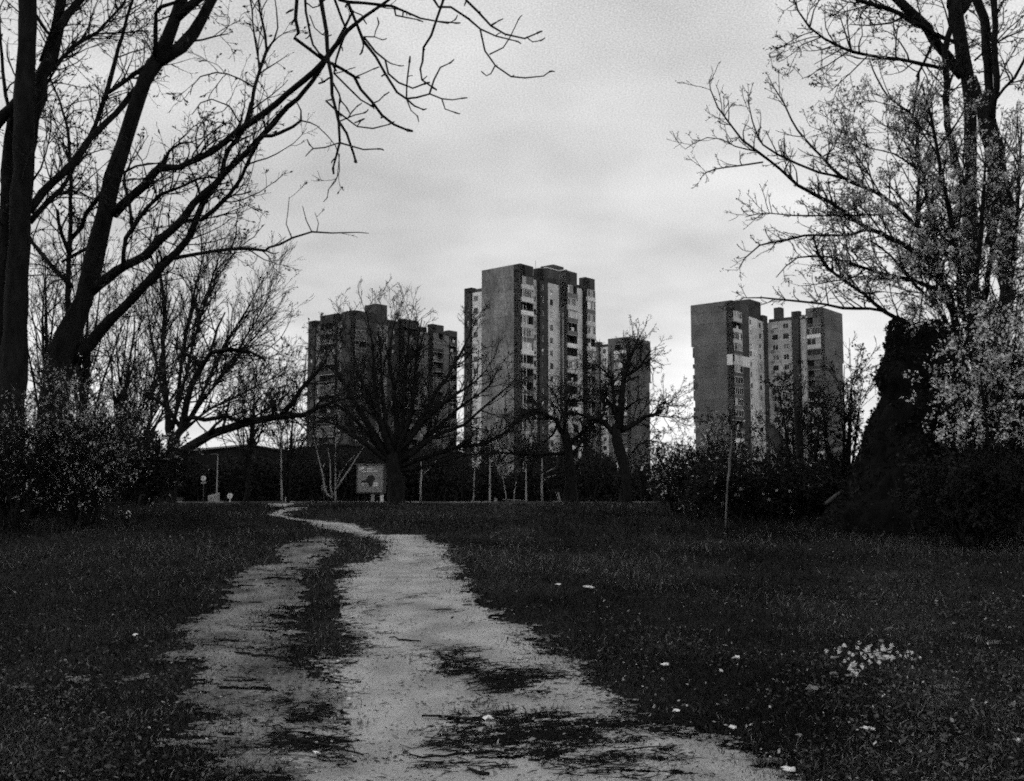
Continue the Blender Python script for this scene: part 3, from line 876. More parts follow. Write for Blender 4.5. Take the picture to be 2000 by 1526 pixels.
# tiny sign at the end of the path
Y = 94; g = ground0(559, Y); c = spot(559.5, 970.5, Y)
r = empty('path_sign', g, 'tiny half dark round sign where the dirt path meets the road', 'road sign')
pole('post', (c[0] - .05, Y + .05, g[2]), (c[0] - .05, Y + .05, c[2]), .045, 'sign_white', r)
disc('sign_disc', (c[0], Y, c[2]), metres(3.2, Y), .03, 'sign_white', r)
bx = Boxes(); bx.box(c[0] - .15, c[0] + .02, Y - .03, Y - .018, c[2] - .07, c[2] + .12); bx.build('dark_mark', M['sign_black'], r)
# dark round sign in front of the birch
Y = 90; g = ground0(634, Y); c = spot(632.5, 952.5, Y)
r = empty('stop_sign', g, 'dark round sign with a pale rim, beside the forked birch', 'road sign')
pole('post', (c[0] + .02, Y + .06, g[2]), (c[0] + .02, Y + .06, c[2]), .03, 'metal_dark', r)
disc('sign_disc', (c[0], Y, c[2]), metres(5.6, Y), .03, 'sign_grey', r); disc('sign_face', (c[0], Y - .022, c[2]), metres(4.7, Y), .01, 'sign_black', r)
bx = Boxes()
for i in range(4): bx.box(c[0] - .16 + i * .085, c[0] - .16 + i * .085 + .055, Y - .034, Y - .028, c[2] - .05, c[2] + .05)
bx.build('lettering', M['sign_grey'], r, kind='stuff')
# lamp post
def lamp(px, pyt, Y, label, head=True, rad=.06, side=-1):
    g = ground0(px, Y); t = spot(px, pyt, Y)
    r = empty('street_lamp', g, label, 'street lamp', 'thin pale posts at the far lawn edge')
    pole('post', (t[0], Y, g[2]), (t[0], Y, t[2]), rad * 1.3, 'metal', r, r1=rad * .7)
    if head:
        bx = Boxes(); bx.box(t[0] + min(0, side * .75), t[0] + max(0, side * .75), Y - .1, Y + .1, t[2] - .02, t[2] + .1); bx.build('lamp_head', M['metal_dark'], r)
    bx = Boxes(); bx.box(t[0] - .09, t[0] + .09, Y - .09, Y + .09, g[2], g[2] + .9); bx.build('lamp_base', M['metal'], r)
lamp(425.5, 888, 100, 'thin street lamp beside the concrete block and the round signs')
lamp(957, 872, 94, 'pale post without a lamp head right of the spreading tree', False, .075)
lamp(1027.5, 888, 94, 'pale thin post at the right end of the dark low barrier', False, .06)
# concrete block
Y = 98; a, b = spot(409, 972, Y), spot(426, 963, Y); g0 = ground0(418, Y)
r = empty('concrete_block', g0, 'pale concrete block at the foot of the street lamp', 'concrete block')
bx = Boxes(); bx.corners([(a[0], Y - .5, 0), (b[0], Y - .5, 0), (b[0], Y + .6, 0), (a[0], Y + .6, 0),
                          (a[0], Y - .45, b[2] - .25), (b[0] + .02, Y - .45, b[2]), (b[0], Y + .55, b[2]), (a[0] + .05, Y + .55, b[2] - .2)])
bx.build('block', M['concrete'], r)
bx = Boxes(); bx.box(a[0] + .15, b[0] - .1, Y - .5, Y - .42, .15, b[2] - .4); bx.build('recess_panel', M['slab'], r)
# billboard
Y = 91.0
A, B = spot(698.5, 908.5, Y), spot(748, 961.5, Y); x0, x1, z1, z0 = A[0], B[0], A[2], B[2]
g = ground0(736, Y)
r = empty('billboard', g, 'square poster billboard on two pale pasted legs left of the big tree', 'billboard')
bx = Boxes(); bx.box(x0 - .1, x1 + .25, Y + .02, Y + .32, z0 - .12, z1 + .08); bx.build('cabinet', M['metal_dark'], r)
f = Boxes(); f.box(x0 - .1, x1 + .25, Y - .06, Y + .018, z1 - .02, z1 + .08); f.box(x0 - .1, x1 + .25, Y - .06, Y + .018, z0 - .12, z0 - .03)
f.box(x0 - .1, x0 - .01, Y - .055, Y + .018, z0 - .03, z1 - .02); f.box(x1 - .0, x1 + .25, Y - .055, Y + .018, z0 - .03, z1 - .02); f.build('frame', M['metal_dark'], r)
f = Boxes(); f.box(x0 - .3, x1 + .1, Y - .08, Y - .062, z1 + .05, z1 + .085); f.build('top_edge', M['metal'], r)
bx = Boxes(); bx.box(x0, x1, Y, Y + .015, z0, z1); po = bx.build('poster', M['poster'], r)
W, H = x1 - x0, z1 - z0
def pr(u0, u1, v0, v1, mat, n, name='print_block', skew=0.0):
    V = [(x0 + W * u0, Y - .003 * n, z1 - H * v1), (x0 + W * u1, Y - .003 * n, z1 - H * (v1 - skew)), (x0 + W * u1, Y - .003 * n, z1 - H * (v0 - skew)), (x0 + W * u0, Y - .003 * n, z1 - H * v0)]
    put(name, raw_mesh(name, shifted(V, po), np.array([[0, 1, 2, 3]])), M[mat], po)
def rows_of_letters(u0, u1, v0, v1, mat, n, seed, cw=.022, skew=0.0):
    """pale print too small to read in the photograph: short upright strokes in words."""
    rg = np.random.default_rng(seed); V, F = [], []; u = u0; i = 0
    while u < u1:
        w = cw * rg.uniform(.6, 1.3)
        if rg.random() < .86:
            h = rg.uniform(.0, .35) * (v1 - v0); sk = skew * (u - u0) / (u1 - u0)
            V += [(x0 + W * u, Y - .003 * n, z1 - H * (v1 - sk)), (x0 + W * (u + w), Y - .003 * n, z1 - H * (v1 - sk)), (x0 + W * (u + w), Y - .003 * n, z1 - H * (v0 - sk) - h * H), (x0 + W * u, Y - .003 * n, z1 - H * (v0 - sk) - h * H)]
            F.append([i, i + 1, i + 2, i + 3]); i += 4
        u += w + cw * .28
    put('lettering', raw_mesh('lettering', shifted(V, po), np.array(F)), M[mat], po, kind='stuff')
def blob(pts, mat, n, name='print_shape'):
    V = [(x0 + W * u, Y - .003 * n, z1 - H * v) for u, v in pts]; c = np.mean(V, 0); k = len(V)
    put(name, raw_mesh(name, shifted(np.vstack([V, c]), po), np.array([[i, (i + 1) % k, k] for i in range(k)])), M[mat], po)
blob([(.06, .12), (.14, .10), (.22, .05), (.28, .07), (.26, .13), (.18, .16), (.12, .20), (.09, .19)], 'sign_white', 3)
rows_of_letters(.31, .66, .115, .175, 'sign_white', 3, 1, .03, .02); rows_of_letters(.19, .48, .215, .265, 'sign_white', 3, 2, .026, .01); rows_of_letters(.51, .78, .20, .255, 'sign_white', 3, 3, .026, .015)
blob([(.12, .33), (.18, .35), (.25, .40), (.18, .46), (.14, .42)], 'sign_grey', 3); blob([(.36, .29), (.46, .29), (.42, .38), (.38, .45), (.33, .42)], 'sign_grey', 3)
blob([(.52, .30), (.66, .29), (.70, .36), (.72, .46), (.62, .40), (.55, .36)], 'sign_grey', 3); blob([(.80, .34), (.90, .32), (.90, .40), (.82, .43)], 'sign_grey', 3)
blob([(.44, .40), (.56, .36), (.64, .42), (.68, .52), (.62, .60), (.60, .70), (.54, .80), (.46, .80), (.44, .68), (.30, .65), (.17, .64), (.16, .58), (.30, .56), (.36, .48)], 'sign_black', 4)
rows_of_letters(.18, .38, .66, .69, 'sign_white', 5, 4, .02); rows_of_letters(.19, .26, .715, .75, 'sign_white', 5, 5, .02); pr(.63, .80, .64, .79, 'sign_white', 5); pr(.67, .72, .67, .74, 'sign_grey', 6)
rows_of_letters(.42, .60, .83, .855, 'sign_grey', 5, 6, .016); rows_of_letters(.20, .84, .90, .935, 'sign_grey', 5, 7, .018, .03); pr(.22, .31, .84, .885, 'sign_grey', 5)
for px, w, mat, lab in ((728, 7, 'concrete', None), (746, 6.5, 'sign_white', 'leg pasted with torn posters')):
    p = spot(px, 970, Y + .17); ww = metres(w, Y) / 2
    bx = Boxes(); bx.box(p[0] - ww, p[0] + ww, Y + .05, Y + .3, g[2] - .3, z0 - .125); o = bx.build('leg', M['concrete'], r, label=lab)
    bx = Boxes(); bx.box(p[0] - ww * .96, p[0] + ww * .9, Y + .035, Y + .045, g[2] + .1, z0 - .3); b = bx.build('pasted_bill', M['sign_grey' if mat == 'concrete' else 'sign_white'], o)
# sloping low barrier / bench
Y = 93; P0, P1 = spot(982, 976, Y), spot(1030, 978.5, Y)
r = empty('low_bench', ground0(1005, Y), 'dark low bench with a pale top edge between the two thin posts', 'bench')
bx = Boxes(); bx.corners([(P0[0], Y, P0[2] - .22), (P1[0], Y, P1[2] - .25), (P1[0], Y + .5, P1[2] - .25), (P0[0], Y + .5, P0[2] - .22), (P0[0], Y, P0[2]), (P1[0], Y, P1[2]), (P1[0], Y + .5, P1[2]), (P0[0], Y + .5, P0[2])]); bx.build('seat', M['dark_wall'], r)
bx = Boxes(); bx.corners([(P0[0], Y - .03, P0[2] + .005), (P1[0], Y - .03, P1[2] + .005), (P1[0], Y + .5, P1[2] + .005), (P0[0], Y + .5, P0[2] + .005), (P0[0], Y - .03, P0[2] + .05), (P1[0], Y - .03, P1[2] + .05), (P1[0], Y + .5, P1[2] + .05), (P0[0], Y + .5, P0[2] + .05)]); bx.build('top_board', M['sign_grey'], r)
for x in (P0[0] + .3, P1[0] - .3):
    bx = Boxes(); bx.box(x - .06, x + .06, Y + .1, Y + .4, -.1, P1[2] - .2); bx.build('leg', M['dark_wall'], r)
Y = 92.5; P = spot(968, 977, Y); r = empty('marker_stone', ground0(968, Y), 'small pale marker stone left of the dark bench', 'stone')
bx = Boxes(); bx.corners([(P[0] - .16, Y, -.1), (P[0] + .16, Y, -.1), (P[0] + .16, Y + .25, -.1), (P[0] - .16, Y + .25, -.1), (P[0] - .13, Y, P[2] + .18), (P[0] + .12, Y, P[2] + .22), (P[0] + .12, Y + .22, P[2] + .2), (P[0] - .13, Y + .22, P[2] + .18)]); bx.build('stone', M['kerb'], r)
bx = Boxes(); bx.box(P[0] - .07, P[0] + .07, Y - .02, Y - .005, P[2] - .1, P[2] + .08); bx.build('plate', M['sign_grey'], r)
# ------------------------------------------------------------------ trees
def base_at(px, Y, py=None):
    p = spot(px, 980, Y); return (p[0], p[1], float(terrain(p[0], p[1])))
def foot(px, Y):
    """picture height of the ground under px at distance Y."""
    b = base_at(px, Y); return float(seen(np.array(b))[1])

# leaning tree at the left
t = Tree('leaning_tree', 'big bare tree leaning right with long limbs reaching over the lawn', 'tree', base_at(95, 21.5), 21.5, 11)
fy = foot(95, 21.5)
t.limb([(88, fy + 25, 42), (95, fy - 40, 34), (104, 800, 30), (113, 728, 27), (131, 657, 24), (163, 586, 18.5), (179, 534, 17), (189, 490, 17), (207, 420, 16), (220, 350, 14.5), (243, 280, 14.5), (264, 210, 15), (283, 157, 14.5), (304, 122, 15)], 21.5, 21.2, 'trunk', 16, .12, .035)
t.limb([(300, 128, 14), (325, 80, 13), (340, 40, 12.5), (352, 10, 12.5), (366, -60, 11), (390, -200, 9), (400, -330, 5)], 21.2, 21.0, rough=.02)
t.limb([(338, 42, 9), (365, 20, 8.5), (392, -8, 8), (430, -60, 6), (470, -140, 4)], 21.2, 20.5)
t.limb([(302, 124, 13), (330, 112, 13), (355, 92, 13), (378, 66, 12), (395, 35, 11), (410, 8, 10), (430, -40, 10), (470, -150, 7), (500, -280, 4)], 21.2, 22, rough=.02)
t.limb([(222, 418, 10), (252, 388, 8.5), (280, 364, 8), (301, 340, 8), (315, 331, 8), (350, 325, 7), (385, 311, 7), (413, 297, 6.5), (448, 270, 6.5), (483, 245, 6.5), (518, 220, 6), (560, 185, 6), (595, 157, 6), (630, 122, 6), (650, 95, 5), (680, 60, 4.5), (710, 33, 3.5), (755, 3, 3), (785, -20, 2.5), (830, -60, 1.5)], 21.3, 17)
t.limb([(148, 705, 14), (165, 680, 12), (198, 643, 11), (233, 607, 10), (283, 561, 9), (318, 522, 8.5), (345, 492, 8), (364, 465, 7), (378, 438, 7), (399, 392, 6), (417, 367, 5.5), (434, 343, 5), (438, 315, 5), (448, 290, 4.5), (462, 273, 4), (476, 250, 4), (484, 225, 4), (490, 200, 3.6)], 21.5, 20)
t.limb([(172, 575, 11), (212, 540, 10), (248, 519, 9.5), (283, 498, 9), (310, 472, 8.5), (336, 448, 8), (357, 427, 7.5), (378, 399, 7), (420, 357, 6.5), (455, 322, 6.2), (490, 287, 6), (511, 266, 6), (546, 227, 5.5), (581, 192, 5), (609, 157, 4.5), (630, 130, 4), (660, 80, 3), (690, 20, 2)], 21.4, 18.5)
t.limb([(343, 504, 4.5), (385, 495, 4), (420, 490, 3.7), (462, 486, 3.5), (490, 487, 3.3), (518, 490, 3), (525, 484, 2.6), (546, 477, 2.5), (570, 465, 2.4), (609, 453, 2), (648, 455, 1.5), (700, 454, 1), (720, 456, .8)], 20.5, 19.5)
t.limb([(518, 490, 2), (535, 496, 1.5), (545, 493, 1)], 19.8); t.limb([(570, 465, 1.5), (559, 438, 1.2), (563, 410, 1), (565, 385, .7)], 19.7); t.limb([(609, 453, 1.5), (598, 430, 1.2), (591, 403, .8)], 19.6); t.limb([(619, 452, 1.2), (622, 436, .9), (615, 415, .7)], 19.6)
t.limb([(358, 432, 4.8), (395, 429, 4.5), (420, 410, 4.5), (448, 381, 4), (469, 350, 3.5), (490, 305, 3.5), (510, 268, 3), (540, 235, 2)], 20.8, 19)
t.limb([(455, 382, 2), (475, 379, 1.5), (490, 374, 1.2)], 19.5)
t.limb([(478, 248, 4), (486, 241, 4), (497, 175, 4), (507, 140, 3.8), (521, 98, 3), (518, 70, 2.8), (507, 21, 2.2), (504, -20, 2)], 19.5)
t.limb([(507, 140, 3), (504, 115, 2.6), (497, 70, 2.5), (492, 20, 2), (487, -10, 1.8)], 19.5); t.limb([(521, 98, 2.4), (535, 80, 2), (542, 55, 1.8), (540, 20, 1.6), (535, -15, 1.4)], 19.5)
t.limb([(497, 171, 2.6), (469, 154, 2), (445, 145, 1.8), (423, 142, 1.7), (392, 150, 1.2), (376, 168, 1), (371, 186, .7)], 19.6)
t.limb([(468, 240, 2), (448, 207, 1.7), (413, 194, 1.5), (392, 201, 1.2), (375, 224, .8)], 19.8); t.limb([(470, 262, 1.6), (452, 243, 1.4), (425, 238, 1.2), (404, 250, 1), (396, 268, .7)], 19.8)
t.limb([(511, 266, 4), (530, 265, 4), (546, 261, 3.6), (572, 248, 3.2), (588, 236, 2.8), (588, 217, 1.6), (580, 200, 1.3), (560, 195, 1)], 19, 18.5)
t.limb([(588, 236, 2), (606, 240, 1.7), (620, 247, 1.5), (640, 265, 1.4), (655, 285, 1.2), (662, 305, 1.2), (663, 335, 1), (655, 355, .9), (642, 370, .8), (639, 386, .6)], 18.5)
t.limb([(210, 182, 4), (228, 171, 4), (245, 158, 4), (283, 130, 4)], 21.3); t.limb([(303, 108, 5.5), (304, 60, 4.5), (305, 25, 4), (314, 14, 4), (345, 5, 3.6), (372, -20, 3)], 21, 20)
t.limb([(378, 80, 3), (395, 78, 2.2), (413, 73, 2), (430, 69, 1.6), (446, 66, 1.2)], 21)
t.limb([(135, 650, 7), (135, 600, 6), (134, 534, 5), (137, 455, 4.2), (138, 350, 3.6), (135, 280, 3), (129, 238, 2.5), (116, 196, 2), (101, 161, 1.8), (92, 130, 1)], 21.6, 22.5)
t.limb([(137, 469, 4.5), (158, 444, 4.5), (168, 416, 4.2), (192, 389, 4.2), (210, 375, 4)], 22, 21.5)
t.limb([(240, 525, 5), (245, 465, 4.7), (259, 444, 4.5), (290, 402, 4), (315, 381, 3.6), (350, 367, 3), (385, 350, 2.5), (413, 345, 2), (440, 350, 1.3)], 21, 20)
t.limb([(258, 444, 3.8), (252, 395, 3.5), (241, 353, 3.2), (245, 336, 3), (266, 325, 2.5), (294, 320, 2), (320, 318, 1.2)], 21, 20.5)
t.limb([(318, 324, 4), (332, 294, 2.8), (353, 280, 2.2), (371, 278, 1.3), (390, 284, .9)], 20.8); t.limb([(300, 342, 3), (299, 355, 3), (304, 378, 2.2)], 20.9)
t.limb([(137, 500, 4), (120, 460, 3.6), (112, 410, 3)], 21.8, 21.5); t.limb([(140, 560, 5), (105, 525, 4.5), (75, 490, 4), (52, 455, 4)], 21.7, 22.3)
t.limb([(170, 485, 4), (150, 495, 3.6), (120, 512, 3)], 21.4)
t.sprout(190, 9, (40, 140), .75, [(4, .5), (2, .45)], up=.07, wob=.12, bend=.10, steps=7, rmin=.5, r0=1.8, tlo=.05, box=(-60, -400, 520, 900))
t.sprout(12, 9, (20, 50), .7, [(2, .45)], up=.05, wob=.12, bend=.1, steps=6, rmin=.5, r0=1.2, box=(520, -400, 900, 520))
t.sprout(60, 14, (60, 140), .9, [(4, .5), (2, .45)], up=-.02, wob=.10, bend=.14, steps=7, rmin=.55, r0=1.7, tlo=.0, box=(100, 100, 420, 700))
t.leaves(1900, (5, 11), 'bud', 'buds', .42, which=None, tlo=.55, along=True, cluster=1, spread=1)
t.done()

# straight double trunk at the left edge
t = Tree('double_trunk_tree', 'tall bare tree with a straight double trunk at the left picture edge', 'tree', base_at(18, 20.4), 20.4, 12)
fy = foot(15, 20.4)
t.limb([(10, fy + 25, 40), (14, fy - 40, 31), (22, 800, 26), (30, 640, 23), (34, 534, 20.5), (40, 420, 20), (45, 290, 19.5), (49, 140, 18.5), (54, 0, 17.5), (60, -140, 15), (62, -330, 9)], 20.4, 20.2, 'trunk', 16, .1, .03)
t.limb([(-14, fy + 25, 26), (-12, fy - 40, 20), (-4, 800, 17), (4, 640, 15), (8, 520, 14), (12, 400, 13), (16, 310, 12), (26, 240, 11), (40, 200, 10)], 20.7, 20.9, 'trunk', 12, .1, .03)
t.limb([(52, 300, 14), (66, 230, 12), (76, 190, 11.5), (86, 150, 12.5), (99, 105, 13.5), (112, 55, 12.5), (119, 18, 9.5), (121, -40, 9), (126, -160, 6), (128, -260, 3)], 20.6, 21.5, rough=.02)
t.limb([(112, 58, 9), (135, 25, 8), (158, -8, 7.5), (200, -80, 5), (230, -160, 3)], 20.8, 21.5)
t.limb([(40, 195, 11), (22, 212, 10), (5, 232, 10), (-25, 265, 10)], 20.5, 20.6); t.limb([(26, 230, 3.5), (15, 205, 3.4), (6, 140, 3.2), (1, 80, 3), (-3, 20, 2.4)], 20.5)
t.limb([(56, 412, 9.5), (84, 377, 8.4), (105, 353, 8), (140, 322, 7.5), (161, 292, 7.2), (175, 270, 7), (210, 240, 6), (240, 205, 6), (262, 178, 5.4), (285, 145, 4), (300, 100, 2.5)], 20.6, 22.5)
t.limb([(58, 434, 6.5), (91, 396, 5.2), (119, 368, 4.8), (137, 343, 4.4), (154, 308, 4)], 20.8, 21.4)
t.limb([(166, 288, 5), (186, 245, 4.8), (206, 189, 5), (217, 150, 4.6), (224, 119, 4.2), (238, 70, 3.6), (245, 42, 3.2), (259, 0, 3), (270, -40, 2.5)], 21.5, 22)
t.limb([(84, 158, 4.5), (98, 140, 4.2), (122, 115, 3.8), (147, 91, 3.5), (190, 63, 3), (215, 36, 2.8), (240, 8, 2.5), (260, -30, 2)], 20.8, 22)
t.limb([(70, 200, 3), (100, 150, 2.6), (140, 92, 2.4), (180, 68, 2.2), (210, 65, 2), (245, 64, 1.8), (290, 60, 1.4)], 21, 22)
t.limb([(62, 356, 2.4), (80, 330, 2), (90, 300, 1.8), (100, 250, 1.6), (99, 212, 1.2)], 20.6)
t.limb([(78, 120, 3), (100, 60, 2.6), (110, 20, 2)], 20.8); t.limb([(70, 30, 4), (90, 60, 3.4), (105, 75, 3)], 20.6)
t.sprout(170, 9, (40, 140), .75, [(4, .5), (2, .45)], up=.07, wob=.12, bend=.08, steps=7, rmin=.5, r0=1.8, tlo=.05)
t.sprout(40, 30, (60, 150), .8, [(4, .5), (2, .5)], up=.05, wob=.1, bend=.08, steps=7, rmin=.6, r0=2, box=(0, -200, 160, 620))
t.leaves(1900, (5, 11), 'bud', 'buds', .42, which=None, tlo=.5, along=True, spread=1)
t.done()

# boughs hanging in from above: a near tree whose trunk stands left of the picture
t = Tree('overhanging_tree', 'near bare tree whose crooked dark boughs hang into the top of the picture', 'tree', (-4.6, 4.4, float(terrain(-4.6, 4.4))), 7.0, 13, bark='bark_near', twigmat='bark_near')
g = float(terrain(-4.6, 4.4))
t.limb3(np.array([(-4.7, 4.3, g - .2, .30), (-4.6, 4.4, g + .4, .24), (-4.5, 4.5, 2.2, .2), (-4.3, 4.7, 4.0, .17), (-3.6, 5.3, 5.3, .12), (-2.4, 6.2, 5.9, .085), (-1.2, 6.8, 6.0, .06), (-.2, 7.1, 5.9, .045), (.9, 7.3, 5.8, .03)]), 'trunk', 12, .1)
Z = lambda rows: [(500 + a / 3.3333, b / 3.3333, r) for a, b, r in rows]
def O(pts, r0, r1, top=None, Y0=7.0, Y1=None):
    n = len(pts); rows = Z([(a, b, 1.22 * (r0 + (r1 - r0) * i / (n - 1))) for i, (a, b) in enumerate(pts)])
    if top is not None:
        a, b, r = rows[0]; rows = [(a + top, -150, r * 1.25), (a + top * .4, -70, r * 1.12)] + rows
    return t.limb(rows, Y0, Y1 or Y0, 'bough', 6, .3)
_b = [
 O([(265,0),(258,120),(272,215),(250,250),(350,320),(440,390),(500,420),(560,450),(640,500),(680,580),(760,670),(820,750),(900,810),(990,850)], 3.4, 2.0, -20, 6.9, 7.3),
 O([(425,0),(445,120),(465,300),(470,400),(490,500),(495,620),(520,720),(540,800),(545,930),(520,1030),(500,1100)], 3.8, 1.7, 10, 7.0, 6.8),
 O([(320,0),(340,150),(370,290),(420,360)], 2.2, 1.5, 25, 7.1), O([(545,800),(590,870),(620,950),(650,1055)], 2.4, 2.0, None, 6.9, 6.7),
 O([(545,930),(500,945),(450,960),(375,967),(345,940)], 1.4, .9, None, 6.85), O([(375,967),(345,992)], 1, .8, None, 6.85), O([(545,930),(620,950),(700,975),(800,970)], 1.6, 1.1, None, 6.85),
 O([(560,0),(600,20),(650,150),(700,270),(780,370),(840,480),(920,600),(980,645),(1050,635),(1130,610),(1210,645),(1280,650),(1345,640)], 3.1, 1.0, 15, 7.2, 7.6),
 O([(980,645),(1030,690),(1090,715)], 1.8, 1.1, None, 7.45), O([(980,645),(1010,720),(1055,760)], 1.3, .8, None, 7.45), O([(1130,610),(1160,520),(1200,440),(1265,410)], 1.6, 1, None, 7.5), O([(1210,645),(1230,710),(1300,735)], 1.3, .9, None, 7.55),
 O([(540,0),(600,15),(700,20),(880,40),(960,70),(1070,120),(1180,140),(1300,150)], 3.2, 1.2, -30, 7.5, 8.0), O([(900,50),(910,100),(980,115),(1060,130)], 1.8, 1, None, 7.8), O([(1180,140),(1250,155),(1300,128)], 1.4, .9, None, 7.9),
 O([(1220,0),(1180,120),(1140,230),(1090,310),(1085,400),(1070,450),(1080,520),(1150,570)], 2.4, 1.4, 25, 7.4, 7.6), O([(700,240),(780,340),(840,390),(860,480),(930,540),(1020,575),(1100,545)], 2.1, 1.4, None, 7.25, 7.5),
 O([(980,640),(985,500),(1000,400)], 1.6, 1.4, None, 7.45), O([(1160,0),(1190,45),(1270,45),(1380,120),(1460,190),(1560,235),(1640,255),(1700,270)], 2.5, 1, -20, 7.3, 7.6),
 O([(1370,0),(1450,80),(1530,170),(1620,225),(1750,250),(1835,215)], 2.5, 1.2, -30, 7.3, 7.7), O([(1460,195),(1490,330),(1560,430),(1660,500),(1750,508),(1870,495),(1915,465)], 1.7, 1.1, None, 7.45, 7.7),
 O([(1520,355),(1610,310),(1650,250),(1710,125)], 1.3, .8, None, 7.5), O([(1555,430),(1530,480),(1500,495),(1480,478)], 1.2, .8, None, 7.55), O([(1770,250),(1800,275),(1855,265)], 1.2, .9, None, 7.65),
 O([(510,0),(560,130),(590,200),(550,300),(510,480),(600,570),(680,650),(750,690)], 2.3, 1.2, 12, 7.1, 7.3), O([(500,540),(540,610),(555,660),(595,705)], 1.7, 1.1, None, 6.95), O([(545,640),(540,720),(540,790)], 1.4, 1.2, None, 6.95),
 O([(490,650),(452,655),(520,720),(600,780),(660,825),(760,838),(870,810)], 1.9, 1.1, None, 6.9, 7.1), O([(600,770),(620,735),(660,690)], 1.4, .8, None, 7), O([(545,790),(640,750),(710,735)], 1.3, .9, None, 6.95), O([(640,800),(675,788)], 1.2, 1.3, None, 7),
 O([(650,500),(700,480),(770,448)], 1.3, .9, None, 7.1), O([(770,670),(800,655),(838,618)], 1.3, .9, None, 7.2), O([(690,240),(770,240),(780,200),(802,150)], 1.2, .9, None, 7.25), O([(770,240),(820,260)], 1, .8, None, 7.25),
 O([(840,390),(880,415),(935,430)], 1.3, .8, None, 7.35), O([(510,480),(560,470),(615,447)], 1.2, .7, None, 7.15), O([(690,240),(700,300),(690,335)], 1.6, 1.4, None, 7.2), O([(490,500),(440,535)], 1.5, 1.5, None, 7.0), O([(580,0),(620,70),(690,100),(700,130)], 1.5, 1, None, 7.2),
 O([(330,20),(370,50),(410,40),(430,10)], 1.3, 1.2, None, 7.05), O([(350,100),(380,180),(430,225),(460,235)], 1, .8, None, 7.05), O([(545,1000),(530,1150),(470,1240),(465,1290)], .7, .5, None, 6.85), O([(1530,170),(1580,135)], 1.3, .9, None, 7.45), O([(245,60),(225,70)], 1.6, 1.2, None, 6.9),
]
# short spurs and swollen nodes along the boughs
rng = t.rng
st, dr, ln, r0 = [], [], [], []
for q in _b:
    for i in range(2, len(q) - 1):
        if rng.random() < .42:
            T_ = norm(q[i + 1, :3] - q[i, :3]); v = rng.normal(size=3); v = norm(v - v.dot(T_) * T_)
            st.append(q[i, :3]); dr.append(norm(T_ * .5 + v)); ln.append(rng.uniform(.015, .06)); r0.append(q[i, 3] * rng.uniform(.6, .95))
    st.append(q[-1, :3] - norm(q[-1, :3] - q[-2, :3]) * .01); dr.append(norm(q[-1, :3] - q[-2, :3])); ln.append(.05); r0.append(q[-1, 3] * 1.6)
P, R = grow(np.array(st), np.array(dr), np.array(ln), np.array(r0), np.array(r0) * .6, 3, .15, 0, .1, rng); t.add_tw(P, R, 5)
t.done()

# the spreading tree in the middle ground
t = Tree('spreading_tree', 'broad dark bare tree spreading like a fan beside the billboard', 'tree', base_at(772, 56), 56, 21)
fy = foot(772, 56)
t.limb([(776, fy + 12, 23), (773, 975, 17), (771, 940, 15), (768, 905, 15), (768, 885, 11)], 56, 56, 'trunk', 12, .2, .04)
FAN = [[(764,905,10),(742,868,9),(724,840,8),(706,805,7),(688,779,5.5),(676,752,4.5),(666,732,3.5),(658,705,2.6),(652,680,1.6)],
 [(768,894,9),(752,850,8.5),(735,804,7),(731,770,6),(731,732,5),(729,690,4),(728,660,3),(722,625,2),(715,590,1.2)],
 [(771,890,9),(774,840,8),(773,804,7),(768,750,6),(760,696,4.5),(764,650,3),(768,624,2),(776,585,1)],
 [(774,890,9),(792,840,8),(804,804,6.5),(808,765,5.5),(811,732,4.5),(813,690,3.4),(815,655,2.4),(824,605,1.2)],
 [(778,896,9.5),(806,845,8.5),(832,804,7),(852,765,5.5),(868,732,4.5),(884,705,3.5),(897,682,3),(912,650,2),(928,612,1)],
 [(776,905,8),(808,880,7),(840,858,6),(870,845,5),(905,830,4.2),(940,800,3.4),(975,770,2.4),(1003,735,1.4)],
 [(778,912,8),(815,898,6.5),(854,886,5.5),(900,872,4.5),(958,862,3.6),(995,842,2.6),(1022,805,1.5)],
 [(766,905,8),(745,890,6.5),(718,868,5.5),(690,850,4.4),(660,830,3.4),(634,822,2.2),(602,826,1.2)],
 [(764,900,7),(728,860,5.5),(700,828,4.5),(672,800,3.5),(645,785,2.4),(618,775,1.3)],
 [(770,880,8),(756,830,6),(748,780,5),(745,730,4),(744,680,3),(738,630,1.6)], [(774,885,7),(786,820,6),(790,760,5),(790,710,4),(798,660,2.8),(800,610,1.4)],
 [(776,890,7),(815,840,6),(850,800,5),(890,770,4),(925,740,3),(950,712,1.6)], [(776,900,7),(825,865,5.5),(870,820,4.5),(912,785,3.4),(955,745,2.4),(975,705,1.3)],
 [(772,920,6),(812,915,4.5),(860,905,3.6),(905,890,2.6),(950,885,1.4)], [(766,890,7),(742,830,5.5),(715,770,4.2),(700,720,3.2),(690,670,2),(684,625,1)]]
for i, f in enumerate(FAN): t.limb([(a, 905 + (b - 905) * (.94 if b < 750 else 1), c * .8) for a, b, c in f], 56, 56 + (-1) ** i * 2.2 * ((i * 37) % 10) / 10, wobble=.5)
t.sprout(370, 7, (30, 85), .65, [(4, .55), (4, .5)], up=.08, wob=.13, bend=.06, steps=6, rmin=.42, r0=2.0, tlo=.18)
t.leaves(1500, (2.5, 5), 'bud', 'buds', .5, along=True, tlo=.4, spread=1)
t.done()

